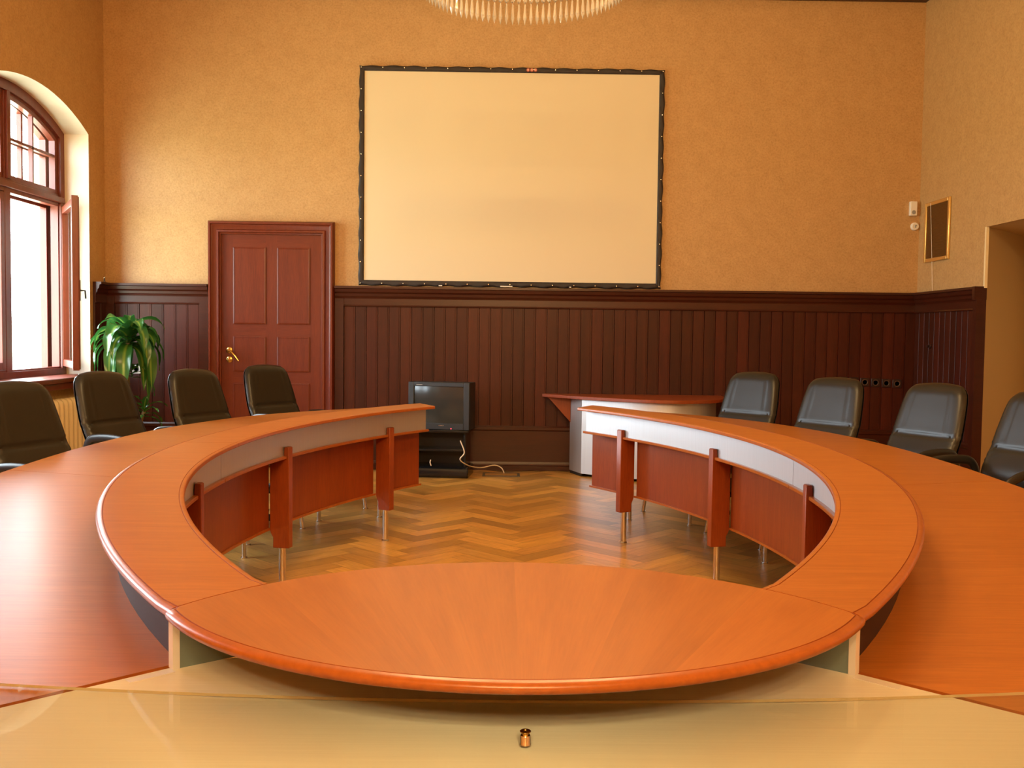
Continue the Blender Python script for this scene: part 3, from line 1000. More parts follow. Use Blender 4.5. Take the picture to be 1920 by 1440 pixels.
# front nose: raised lens top, aluminium worktop
def nose():
    root = empty('presiding_desk', (X0, 1.6, 0))
    tag(root, 'front head desk of pale metal laminate under a raised cherry lens shaped shelf', 'desk')
    L0 = root.location
    # outline: front arc radius .741 centre (0, 2.106); back arc radius .64 centre (0,1.47)
    n = 48
    R1, c1, R2, c2 = .719, 2.084, .679, 1.431
    xe = .617; ye = 1.715
    a1 = math.asin(xe / R1)
    F = []
    for k in range(n + 1):
        a = -a1 + 2 * a1 * k / n
        F.append((R1 * math.sin(a), c1 - R1 * math.cos(a)))
    s0 = F[0]
    # back arc ends forced to the same corner points
    a2 = math.asin(.6165 / R2)
    Bk = []
    for k in range(n + 1):
        a = -a2 + 2 * a2 * k / n
        Bk.append((R2 * math.sin(a), c2 + R2 * math.cos(a)))
    for i in (0, -1):
        Bk[i] = (F[i][0], F[i][1] + .002)
    NP = [('i', .002, ZR - TH, 1), ('i', 0, ZR - .028, 1), ('i', 0, ZR - .003, 1), ('i', .003, ZR, 0)]
    # front (outer) profile is measured from F along the normal of F, so build explicit loops
    loops = []
    prof_o = [(.010, ZR - TH), (.005, ZR - .018), (.0015, ZR - .015), (0, ZR - .010), (.0005, ZR - .006), (.003, ZR - .003), (.008, ZR - .0008), (.0155, ZR), (.016, ZR - .002), (.018, ZR - .002), (.0185, ZR)]
    prof_b = [(.006, ZR - TH), (.001, ZR - .018), (.0, ZR - .003)] + [(.003, ZR)] * 7 + [(.004, ZR)]
    for (d1, z1), (d2, z2) in zip(prof_o, prof_b):
        lp = []
        for k, (x, y) in enumerate(F):
            nx, ny = -x / R1, (c1 - y) / R1
            lp.append((x + nx * d1, y + ny * d1, z1))
        for k in range(n - 1, 0, -1):
            x, y = Bk[k]
            nx, ny = -x / R2, (c2 - y) / R2
            q = (x + nx * d2, y + ny * d2)
            lp.append((q[0], q[1], z2))
        loops.append(lp)
    mb = MB()
    m = len(loops[0])
    mats = [1, 1, 1, 1, 1, 1, 1, 2, 2, 2]
    for i in range(len(loops) - 1):
        for k in range(m):
            j = (k + 1) % m
            isb = k >= n
            mt = mats[i] if not isb else 1
            mb.add([loops[i][k], loops[i][j], loops[i + 1][j], loops[i + 1][k]], [(0, 1, 2, 3)], mt)
    # top face as strips, bottom ngon
    top = loops[-1]
    Ft = top[:n + 1]; Bt = [top[0]] + [top[m - k] for k in range(1, n)] + [top[n]]
    for k in range(n):
        if k == 0: mb.add([Ft[0], Ft[1], Bt[1]], [(0, 1, 2)], 0)
        elif k == n - 1: mb.add([Ft[k], Ft[n], Bt[k]], [(0, 1, 2)], 0)
        else: mb.add([Ft[k], Ft[k + 1], Bt[k + 1], Bt[k]], [(0, 1, 2, 3)], 0)
    bt = loops[0]
    Ft = bt[:n + 1]; Bt = [bt[0]] + [bt[m - k] for k in range(1, n)] + [bt[n]]
    for k in range(n):
        if k == 0: mb.add([Ft[0], Ft[1], Bt[1]], [(0, 1, 2)], 1)
        elif k == n - 1: mb.add([Ft[k], Ft[n], Bt[k]], [(0, 1, 2)], 1)
        else: mb.add([Ft[k], Ft[k + 1], Bt[k + 1], Bt[k]], [(0, 1, 2, 3)], 1)
    mb.v = [(x, y - L0[1], z) for x, y, z in mb.v]
    weld(mb)
    mb.build('raised_shelf', ['cherry_fan', 'cherry_edge', 'groove'], root, smooth=40)
    # worktop (brushed metal laminate)
    mb = MB()
    P = [(.620, 1.812), (1.452, 1.021), (1.15, .55), (.6, .42), (0, .38)]
    P = P + [(-x, y) for x, y in P[::-1][1:]]
    back = []
    for k in range(13):
        a = math.radians(44 - 88 * k / 12)
        back.append(((R2 - .02) * math.sin(a) * .97, c2 + (R2 - .02) * math.cos(a)))
    P = P + back[::-1]
    mb.prism(P, ZT - .03, ZT)
    mb.v = [(x, y - L0[1], z) for x, y, z in mb.v]
    o = mb.build('worktop', 'alu_top', root, smooth=None, bevel=.002)
    o['label'] = 'pale brushed metal worktop'
    ul = o.data.uv_layers.new(name='UVMap')
    for lp in o.data.loops:
        p = o.data.vertices[lp.vertex_index].co
        ul.data[lp.index].uv = (p.y, -p.x)
    # dark riser behind, following the inner curve
    mb = MB()
    I, O = [], []
    for k in range(25):
        a = math.radians(-45 + 90 * k / 24)
        I.append(((R2 - .045) * math.sin(a), c2 + (R2 - .045) * math.cos(a))); O.append(((R2 - .03) * math.sin(a), c2 + (R2 - .03) * math.cos(a)))
    mb = band_mesh(I, O, [('i', 0, ZT, 0), ('i', 0, ZR - TH, 0), ('o', 0, ZR - TH, 0), ('o', 0, ZT, 0)]); mb.mi = [0] * len(mb.mi)
    mb.v = [(x, y - L0[1], z) for x, y, z in mb.v]; weld(mb)
    mb.build('shelf_riser', 'dark_riser', root)
    # front skirt panel under the back arc
    mb = band_mesh(I, O, [('i', 0, .31, 0), ('i', 0, ZT - .03, 0), ('o', 0, ZT - .03, 0), ('o', 0, .31, 0)]); mb.mi = [0] * len(mb.mi)
    mb.v = [(x, y - L0[1], z) for x, y, z in mb.v]; weld(mb)
    mb.build('modesty_panel', 'cherry_up', root)
    for x, y in ((.85, 1.2), (-.85, 1.2), (.35, 1.75), (-.35, 1.75), (.5, .7), (-.5, .7)):
        mb = MB(); mb.tube([(x, y - L0[1], 0), (x, y - L0[1], ZT - .03)], .018, 14)
        mb.build('table_leg', 'steel', root)
    for sg in (-1, 1):
        mb = MB()
        a = Vector((sg * .632, 1.785)); b = a + Vector((sg * .060, -.057)); nn = Vector((-sg * .014, -.014))
        mb.prism([tuple(a), tuple(b), tuple(b + nn), tuple(a + nn)], ZT, ZT + .0012)
        mb.v = [(x, y - L0[1], z) for x, y, z in mb.v]
        mb.build('joint_plate', 'alu_edge', root, smooth=None)
nose()

# glass plate on the metal worktop
mb = MB()
far = []
for k in range(25):
    x = -1.02 + 2.04 * k / 24
    far.append((x + X0, 1.631 + .062 * (x / .89) ** 2 * .95))
P = far[::-1] + [(-1.02 + X0, 1.40), (-1.0 + X0, .62), (-.6 + X0, .50), (.6 + X0, .50), (1.0 + X0, .62), (1.02 + X0, 1.40)]
n = len(P); z0, z1 = ZT + .0015, ZT + .0065
mb.add([(x, y - 1.1, z0) for x, y in P] + [(x, y - 1.1, z1) for x, y in P], [list(range(n))[::-1], list(range(n, 2 * n))], 0)
mb.add([(x, y - 1.1, z0) for x, y in P] + [(x, y - 1.1, z1) for x, y in P], [(i, (i + 1) % n, n + (i + 1) % n, n + i) for i in range(n)], 1)
o = mb.build('glass_plate', ['plate', 'plate_edge'], smooth=None, loc=(0, 1.1, 0))
tag(o, 'clear glass plate with a curved far edge lying on the pale metal worktop', 'glass plate')

r = empty('glass_holder_knob', (.041, 1.452, ZT + .0065))
tag(r, 'small turned metal knob standing on the glass plate in the foreground', 'knob')
mb = MB(); mb.lathe([(0, 0), (.0085, 0), (.0085, .001), (.0078, .002), (.0078, .0135), (.0072, .0145)], n=20)
mb.build('knob_body', 'steel', r)
mb = MB(); mb.lathe([(.0050, .0145), (.0050, .0172), (.0068, .0180), (.0084, .0195), (.0084, .0205), (.0070, .0215), (.0030, .0215), (.0024, .0205), (0, .0205)], n=20)
mb.build('knob_cap', 'brass', r)

# ------------------------------------------------------------------ office chairs
def back_pad(front=True):
    """returns mesh of the backrest cushion; chair faces -Y"""
    mb = MB()
    NU, NV = 36, 44
    H0, H1 = .44, 1.06
    def pt(u, v, side):
        # u in -1..1, v 0..1
        z = H0 + (H1 - H0) * v
        hw = .245 + .022 * math.sin(PI * min(v * 1.15, 1)) - .012 * v
        # rounded top corners
        tc = max(0, (v - .80) / .20)
        hw *= (1 - tc ** 3.2 * .22)
        crown = .018 * (1 - u * u) if v > .5 else 0
        z += crown * max(0, (v - .5) * 2) ** 3
        lean = .17 * max(0, v - .02) ** 1.25 + .0
        lumb = -.020 * math.exp(-((v - .28) / .16) ** 2)
        wing_ = -.030 * abs(u) ** 3 * (1 - .3 * v)
        e = (1 - abs(u) ** 5) * (1 - max(0, (v - .9) / .1) ** 2.2 * .9) * (1 - max(0, (.06 - v) / .06) ** 2 * .9)
        e = max(e, 0) ** .5
        x = u * hw
        y = lean + lumb + wing_
        if side == 0:
            t = -.058 * e
            t += .009 * math.exp(-((v - .50) / .016) ** 2) * (1 - .3 * abs(u))
            if v > .50: t += .0035 * math.exp(-((abs(u) - .62) / .030) ** 2) * min(1, (v - .50) * 8) * (1 if v < .93 else 0)
            # gathers at the ends of the seam
            g = math.exp(-((v - .46) / .09) ** 2) * max(0, abs(u) - .5) * 2
            t += .006 * g * math.sin(v * 120 + abs(u) * 22)
            if v < .50: t -= .008 * math.sin(PI * v / .50)
            return (x, y + t, z)
        return (x * 1.0, y + .020 * e, z)
    F = [[pt(-1 + 2 * i / NU, j / NV, 0) for i in range(NU + 1)] for j in range(NV + 1)]
    B = [[pt(-1 + 2 * i / NU, j / NV, 1) for i in range(NU + 1)] for j in range(NV + 1)]
    W = NU + 1
    v = [p for r in F for p in r] + [p for r in B for p in r]
    o = W * (NV + 1); f = []
    for j in range(NV):
        for i in range(NU):
            a = j * W + i
            f.append((a, a + 1, a + W + 1, a + W)); f.append((o + a, o + a + W, o + a + W + 1, o + a + 1))
    for i in range(NU):
        f.append((i, o + i, o + i + 1, i + 1)); a = NV * W + i
        f.append((a, a + 1, o + a + 1, o + a))
    for j in range(NV):
        a = j * W; f.append((a, a + W, o + a + W, o + a)); a = j * W + NU
        f.append((a, o + a, o + a + W, a + W))
    mb.add(v, f)
    # shell behind
    ms = MB()
    def ps(u, v, off, sc):
        x, y, z = pt(u, v, 1)
        return (x * sc, y + off, z - .006 if v > .5 else z)
    A = [[ps(-1 + 2 * i / 20, .03 + .95 * j / 24, .006, 1.025) for i in range(21)] for j in range(25)]
    C = [[ps(-1 + 2 * i / 20, .03 + .95 * j / 24, .024 - .010 * abs(-1 + 2 * i / 20) ** 4, 1.0) for i in range(21)] for j in range(25)]
    W = 21; v = [p for r in A for p in r] + [p for r in C for p in r]; o = W * 25; f = []
    for j in range(24):
        for i in range(20):
            a = j * W + i
            f.append((a, a + 1, a + W + 1, a + W)); f.append((o + a, o + a + W, o + a + W + 1, o + a + 1))
    for i in range(20):
        f.append((i, o + i, o + i + 1, i + 1)); a = 24 * W + i; f.append((a, a + 1, o + a + 1, o + a))
    for j in range(24):
        a = j * W; f.append((a, a + W, o + a + W, o + a)); a = j * W + 20; f.append((a, o + a, o + a + W, a + W))
    ms.add(v, f)
    return mb, ms
def make_chair():
    r = empty('office_chair')
    pad, shell = back_pad()
    off = Matrix.Translation((0, .20, 0))
    for m_ in (pad, shell): m_.v = [(x, y + .20, z) for x, y, z in m_.v]
    pad.build('backrest', 'leather', r, smooth=60)
    shell.build('back_shell', 'black_pl', r, smooth=60)
    # seat cushion
    mb = MB(); NU = 24
    rings = []
    for (s, z) in ((.90, .405), (.985, .415), (1.0, .435), (1.0, .455), (.97, .480), (.90, .494), (.6, .500), (.2, .502)):
        ring = []
        for k in range(40):
            a = 2 * PI * k / 40
            c_, s_ = math.cos(a), math.sin(a)
            x = .25 * s * math.copysign(abs(c_) ** .45, c_); y = .245 * s * math.copysign(abs(s_) ** .45, s_)
            ring.append((x, y - .01, z - (.018 if y < -.2 else 0)))
        rings.append(ring)
    mb.loft(rings); mb.build('seat', 'leather', r, smooth=60)
    for sg in (-1, 1):
        mb = MB()
        path = [(sg * .262, .14, .44), (sg * .285, .165, .52), (sg * .295, .165, .605), (sg * .298, .13, .660), (sg * .300, .06, .675), (sg * .302, -.05, .677), (sg * .300, -.15, .662), (sg * .296, -.22, .615), (sg * .282, -.215, .52), (sg * .258, -.17, .43)]
        P = []
        for i in range(len(path) - 1):
            p0, p1, p2, p3 = (Vector(path[max(i - 1, 0)]), Vector(path[i]), Vector(path[i + 1]), Vector(path[min(i + 2, len(path) - 1)]))
            for k in range(4):
                t = k / 4
                P.append(.5 * (2 * p1 + (p2 - p0) * t + (2 * p0 - 5 * p1 + 4 * p2 - p3) * t * t + (3 * p1 - p0 - 3 * p2 + p3) * t ** 3))
        P.append(Vector(path[-1]))
        mb.tube(P, .021, 12, flat=(1.25, .72))
        ar = mb.build('armrest', 'black_pl', r, smooth=60)
        mb = MB(); mb.lathe([(0, 0), (.009, .001), (.008, .006), (0, .008)], (sg * .300, .165, .56), 10, axis='Y')
        mb.build('chrome_screw', 'steel', ar)
    mb = MB(); mb.lathe([(0, .12), (.030, .12), (.030, .25), (.018, .25), (.018, .40), (.10, .405), (.10, .41), (0, .41)], n=16)
    mb.build('gas_column', 'black_pl', r)
    mb = MB(); mb.obox((0, .21, .41), .05, .22, .012); mb.obox((0, .30, .48), .05, .012, .15)
    mb.build('back_bracket', 'black_pl', r)
    for k in range(5):
        a = 2 * PI * k / 5 + .3
        c, s = math.cos(a), math.sin(a)
        mb = MB(); mb.tube([(0.02 * c, .02 * s, .125), (.16 * c, .16 * s, .105), (.29 * c, .29 * s, .070)], [.024, .020, .014], 8)
        lg = mb.build('base_leg', 'black_pl', r)
        mb = MB(); mb.lathe([(0, -.018), (.018, -.018), (.025, -.013), (.025, .013), (.018, .018), (0, .018)], (.30 * c, .30 * s, .0252), 14, axis='X')
        mb.build('caster', 'black_pl', lg)
    return r
chair0 = make_chair()
CH = [  # (x, y) of the top of the backrest, turn from the camera direction, label
    (-2.55, 5.16, 44, 'brown-black leather chair at the far left edge, in front of the radiator'),
    (-2.66, 6.55, 46, 'brown-black leather chair in front of the potted plant'),
    (-2.24, 7.15, 44, 'brown-black leather chair between the plant and the door'),
    (-1.98, 8.25, 42, 'brown-black leather chair directly in front of the mahogany door'),
    (2.03, 7.90, -34, 'grey-sheened black leather chair nearest the side desk'),
    (2.37, 6.97, -36, 'grey-sheened black leather chair second from the side desk, before the row of sockets'),
    (2.77, 6.24, -40, 'grey-sheened black leather chair in front of the wall corner'),
    (2.97, 5.36, -42, 'grey-sheened black leather chair cut by the right edge, before the tan recess'),
]
for i, (x, y, turn, lab) in enumerate(CH):
    c = chair0 if i == 0 else copy_tree(chair0)
    d = Vector((-x, -y)).normalized()
    a = math.radians(turn)
    f = Vector((d.x * math.cos(a) - d.y * math.sin(a), d.x * math.sin(a) + d.y * math.cos(a)))
    # chair faces -Y at rotation zero
    rz = math.atan2(f.y, f.x) + PI / 2
    base = Vector((x, y)) + f * .335
    c.location = (base.x, base.y, 0); c.rotation_euler = (0, 0, rz)
    tag(c, lab, 'chair', 'leather office chairs round the table')

# ------------------------------------------------------------------ television and stand
def tv():
    rz = math.radians(-14)
    C = Vector((-.56, 9.40, 0))
    r = empty('television', (C.x, C.y, .452), rz)
    tag(r, 'boxy black tube television with a dull dark picture tube', 'television')
    w, h = .60, .445
    mb = MB()
    # housing: bezel box and tapering back
    def ring(y, sx, z0, z1): return [(-w / 2 * sx, y, z0), (w / 2 * sx, y, z0), (w / 2 * sx, y, z1), (-w / 2 * sx, y, z1)]
    mb.loft([ring(-.13, 1, 0, h), ring(.06, 1, 0, h), ring(.10, .96, .0, h - .02), ring(.26, .72, .0, h - .10)])
    mb.build('housing', 'tv_pl', r, bevel=.008)
    # bezel frame standing proud
    mb = MB()
    f0 = -.148
    sw0, sw1, sh0, sh1 = -.245, .245, .062, .405
    mb.box((-w / 2, f0, 0), (sw0, -.13, h)); mb.box((sw1, f0, 0), (w / 2, -.13, h)); mb.box((sw0, f0, 0), (sw1, -.13, sh0)); mb.box((sw0, f0, sh1), (sw1, -.13, h))
    mb.build('bezel', 'tv_pl', r, bevel=.004)
    mb = MB(); n = 16
    g = []
    for j in range(n + 1):
        for i in range(n + 1):
            u, v = -1 + 2 * i / n, -1 + 2 * j / n
            g.append((u * .246, -.131 - .010 * (1 - u * u) * 1.0 - .006 * (1 - v * v), (sh0 + sh1) / 2 + v * (sh1 - sh0) / 2))
    mb.add(g, [(j * (n + 1) + i, j * (n + 1) + i + 1, (j + 1) * (n + 1) + i + 1, (j + 1) * (n + 1) + i) for j in range(n) for i in range(n)])
    mb.build('picture_tube', 'crt', r, smooth=60)
    mb = MB()
    for k in range(4): mb.box((.005 + k * .013, f0 - .002, .036), (.014 + k * .013, f0, .044))
    mb.build('silver_mark', 'snap', r, smooth=None)
    mb = MB(); mb.lathe([(0, 0), (.005, 0), (.004, .003), (0, .004)], (.125, f0, .012), 10, axis='Y')
    mb.build('standby_light', 'led', r)
    mb = MB(); mb.box((-.22, f0 - .002, h - .028), (-.16, f0, h - .022)); mb.build('small_lettering', 'grey_pl', r, smooth=None)
    s = empty('tv_stand', (C.x - .03, C.y + .0, 0), math.radians(-6))
    tag(s, 'low black lacquered television stand with open shelves and rounded plinth', 'tv stand')
    W = .27
    mb = MB(); mb.box((-W - .03, -.17, .425), (W + .03, .20, .450)); mb.build('top_board', 'black_lacquer', s, bevel=.006)
    for sx in (-1, 1):
        mb = MB(); mb.box((min(sx * W, sx * (W - .02)), -.12, .10), (max(sx * W, sx * (W - .02)), .19, .425)); mb.build('side_board', 'black_lacquer', s, bevel=.003)
    for z in (.245,):
        mb = MB(); mb.box((-W + .02, -.13, z), (W - .02, .18, z + .018)); mb.build('shelf', 'black_lacquer', s, bevel=.003)
    mb = MB()
    pr = [(-.18, .0), (-.195, .02), (-.195, .065), (-.18, .090), (-.14, .10), (.19, .10), (.19, .0)]
    m = len(pr); v = [(sx, a, b) for sx in (-W - .03, W + .03) for a, b in pr]
    mb.add(v, [list(range(m)), list(range(m, 2 * m))[::-1]] + [(i, (i + 1) % m, m + (i + 1) % m, m + i) for i in range(m)])
    mb.build('plinth', 'black_lacquer', s, bevel=.01)
    mb = MB(); mb.box((-W + .02, .16, .10), (W - .02, .175, .425)); mb.build('back_board', 'black_pl', s)
tv()
def curve_path(pts, n=6):
    out = []
    for i in range(len(pts) - 1):
        p0, p1, p2, p3 = (Vector(pts[max(i - 1, 0)]), Vector(pts[i]), Vector(pts[i + 1]), Vector(pts[min(i + 2, len(pts) - 1)]))
        for k in range(n):
            t = k / n
            out.append(.5 * (2 * p1 + (p2 - p0) * t + (2 * p0 - 5 * p1 + 4 * p2 - p3) * t * t + (3 * p1 - p0 - 3 * p2 + p3) * t ** 3))
    out.append(Vector(pts[-1]))
    return out
mb = MB()
mb.tube(curve_path([(-.385, 9.17, .36), (-.345, 9.165, .25), (-.385, 9.165, .185), (-.33, 9.25, .125), (-.265, 9.42, .08), (-.19, 9.56, .055), (-.07, 9.60, .075), (.0, 9.57, .055), (.03, 9.54, .008)]), .0055, 8)
tag(mb.build('white_cable', 'white_cable', smooth=60), 'white cable running from the tv stand to the floor box', 'cable')
mb = MB(); mb.tube(curve_path([(-.66, 9.19, .175), (-.665, 9.185, .15), (-.655, 9.185, .12)]), .005, 8)
tag(mb.build('cable_end', 'white_cable', smooth=60), 'short white cable end showing inside the tv stand', 'cable')
mb = MB(); mb.box((-.345, YB - .048, .045), (-.337, YB - .042, .46))
tag(mb.build('cable_conduit', 'grey_pl', smooth=None), 'thin grey cable conduit upright on the panelling beside the television', 'conduit')
r = empty('floor_socket_box', (0, 9.46, 0))
tag(r, 'square floor socket hatch let into the parquet beside the cable', 'floor box')
mb = MB()
for a, b in (((-.18, -.11, 0), (-.155, .12, .006)), ((.155, -.11, 0), (.18, .12, .006)), ((-.155, -.11, 0), (.155, -.083, .006)), ((-.155, .093, 0), (.155, .12, .006))): mb.box(a, b)
mb.build('hatch_frame', 'hatch_grey', r, bevel=.001)
mb = MB(); mb.t = (.95, .9, .85); mb.box((-.153, -.083, 0.0005), (.153, .093, .003)); mb.build('hatch_lid', 'parquet', r, smooth=None)

# ------------------------------------------------------------------ side desk with metal front
def side_desk():
    r = empty('side_desk', (1.4, 9.4, 0))
    tag(r, 'bow fronted side desk with cherry top and shining metal front by the back wall', 'desk')
    L0 = r.location
    Z1 = .775
    def fin(mb, name, mat, lab=None, **k):
        shift(mb, L0); o = mb.build(name, mat, r, **k)
        if lab: o['label'] = lab
    pts = catmull([(.395, 9.70), (.80, 9.30), (1.25, 8.98), (1.60, 8.88), (1.95, 9.02), (2.15, 9.35)], 8)
    top = pts + [(2.17, 9.76), (.42, 9.76)]
    mb = MB(); mb.prism(top, Z1 - .03, Z1); fin(mb, 'desk_top', 'cherry_up', smooth=30, bevel=.003)
    # metal front follows the top, set back
    fr = catmull([(.765, 9.40), (1.20, 9.10), (1.60, 9.00), (1.90, 9.14), (2.05, 9.4)], 8)
    bk = [(x, y + .03) for x, y in fr]
    mb = band_mesh(fr, bk, [('i', 0, .03, 0), ('i', 0, Z1 - .03, 0), ('o', 0, Z1 - .03, 0), ('o', 0, .03, 0)]); mb.mi = [0] * len(mb.mi); weld(mb)
    fin(mb, 'front_panel', 'alu', 'brushed metal front panel')
    mb = MB(); mb.prism([(.672, 9.68), (.690, 9.70), (.785, 9.42), (.765, 9.405)], .03, Z1 - .03)
    fin(mb, 'side_panel', 'alu', 'brushed metal side panel')
    mb = MB(); mb.prism([(.678, 9.67), (.690, 9.69), (.785, 9.42), (.769, 9.415)], .0, .03)
    fin(mb, 'plinth', 'black_pl')
    mb = MB()
    v = [(.675, 9.66, .745), (.44, 9.70, .745), (.47, 9.70, .725), (.675, 9.66, .50)]
    mb.add([(x, y, z) for x, y, z in v] + [(x, y + .02, z) for x, y, z in v], [(0, 1, 2, 3), (7, 6, 5, 4), (0, 4, 5, 1), (1, 5, 6, 2), (2, 6, 7, 3), (3, 7, 4, 0)])
    fin(mb, 'bracket', 'cherry_up')
side_desk()

# ------------------------------------------------------------------ wall fittings
r = empty('wall_sensor', (4.045, YB, 2.575))
tag(r, 'white box with round dark eye high on the back wall, beside the corner', 'sensor')
mb = MB(); mb.box((-.034, -.045, 0), (.034, 0, .140)); mb.build('sensor_case', 'white_pl', r, bevel=.005)
mb = MB(); mb.lathe([(0, 0), (.020, 0), (.020, .003), (.012, .004), (0, .002)], (-.0, -.045, .032), 16, axis='Y'); mb.build('sensor_eye', 'grey_pl', r)
r = empty('round_switch', (4.072, YB, 2.472))
tag(r, 'round white switch on the back wall just below the white sensor box', 'switch')
mb = MB(); mb.lathe([(0, 0), (.040, 0), (.040, .018), (.034, .028), (.026, .030), (.024, .026), (0, .026)], n=24, axis='Y'); mb.build('switch_ring', 'white_pl', r)
mb = MB(); mb.box((-.004, -.036, -.014), (.003, -.026, .014)); mb.box((.003, -.034, .006), (.014, -.026, .012)); mb.build('toggle', 'grey_pl', r)

r = empty('air_vent', (XR, 9.385, 2.10))
tag(r, 'tall gilt framed brass grille high on the papered side wall', 'vent')
mb = MB(); h, w, t = .575, .265, .035
for a, b in (((-.022, -w, 0), (0, -w + t, h)), ((-.022, w - t, 0), (0, w, h)), ((-.022, -w + t, 0), (0, w - t, t)), ((-.022, -w + t, h - t), (0, w - t, h))): mb.box(a, b)
mb.build('vent_frame', 'gold', r, bevel=.006)
mb = MB(); mb.box((-.004, -w + t, t), (-.001, w - t, h - t)); mb.build('vent_backing', 'dark_brown_pl', r, smooth=None)
mb = MB()
k = 0
z = t + .008
while z < h - t - .004:
    mb.box((-.013, -w + t, z), (-.005, w - t, z + .0045)); z += .0125
y = -w + t + .01
while y < w - t - .004:
    mb.box((-.015, y, t), (-.012, y + .0035, h - t)); y += .0125
mb.build('vent_mesh', 'vent_brass', r, smooth=None)
mb = MB(); mb.tube([(XR - .030, 9.50, 2.66), (XR - .012, 9.44, 1.82)], .0022, 6)
tag(mb.build('pull_cord', 'white_cable'), 'thin cord hanging down over the brass grille', 'cord')

r = empty('coat_knob', (XR - .021, 9.42, 1.29))
tag(r, 'small dark round knob on the dark boards of the side wall', 'knob')
mb = MB(); mb.lathe([(0, 0), (.022, 0), (.022, -.010), (.010, -.014), (.012, -.030), (.016, -.036), (0, -.040)], n=14, axis='X'); mb.build('knob_body', 'dark_brown_pl', r)

def socket(x, z, mats, par_label, grp=None, w=.09):
    r = empty('wall_socket', (x, YB - .0185, z))
    tag(r, par_label, 'socket', grp)
    mb = MB(); mb.box((-w / 2, -.014, -.042), (w / 2, 0, .042)); mb.build('socket_plate', mats[0], r, bevel=.004)
    mb = MB(); mb.lathe([(.032, 0), (.032, .002), (.026, .0025), (.022, -.0), (0, -.001)], (0, -.014, 0), 18, axis='Y'); mb.build('socket_cup', mats[1], r)
    return r
names = ['leftmost of the row', 'second from the left of the row', 'third from the left of the row', 'third from the right of the row', 'second from the right of the row', 'rightmost of the row, nearest the corner']
for i in range(6):
    s = socket(3.40 + i * .1075, .93 - i * .004, ('dark_brown_pl', 'socket_dark'), 'dark brown socket on the back panelling, ' + names[i], 'row of dark sockets on the panelling')
socket(-3.62, .965, ('white_pl', 'grey_pl'), 'pale socket on the panelling behind the potted plant', w=.085)

r = empty('curtain_hook', (XL + .08, 9.60, 1.815))
tag(r, 'small dark hook with bright tip on the dado ledge in the window corner', 'hook')
mb = MB(); mb.lathe([(0, 0), (.016, 0), (.016, .004), (.006, .008), (.006, .03)], n=12); mb.build('hook_base', 'dark_brown_pl', r)
mb = MB(); mb.lathe([(0, .03), (.010, .034), (.012, .042), (.008, .050), (0, .052)], n=12); mb.build('hook_tip', 'snap', r)

# ------------------------------------------------------------------ radiator
r = empty('radiator', (XL + .09, 8.25, 0))
tag(r, 'cream ribbed radiator under the window sill', 'radiator')
nsec = 17
for k in range(nsec):
    y = -.72 + k * .09
    mb = MB()
    ring = []
    for (hx, z) in ((.030, .13), (.062, .14), (.068, .17), (.068, .68), (.062, .725), (.040, .745), (.0, .748)):
        rr = []
        for q in range(14):
            a = 2 * PI * q / 14
            rr.append((math.cos(a) * max(hx, .004), math.sin(a) * .036 * (1 if z < .72 else .8), 0 + z))
        ring.append([(p[0], y + p[1], p[2]) for p in rr])
    mb.loft(ring); mb.build('radiator_section', 'cream_enamel', r, smooth=50)
for y in (-.72, .72):
    mb = MB(); mb.tube([(0, y, 0), (0, y, .14)], .014, 10); mb.build('radiator_foot', 'cream_enamel', r)

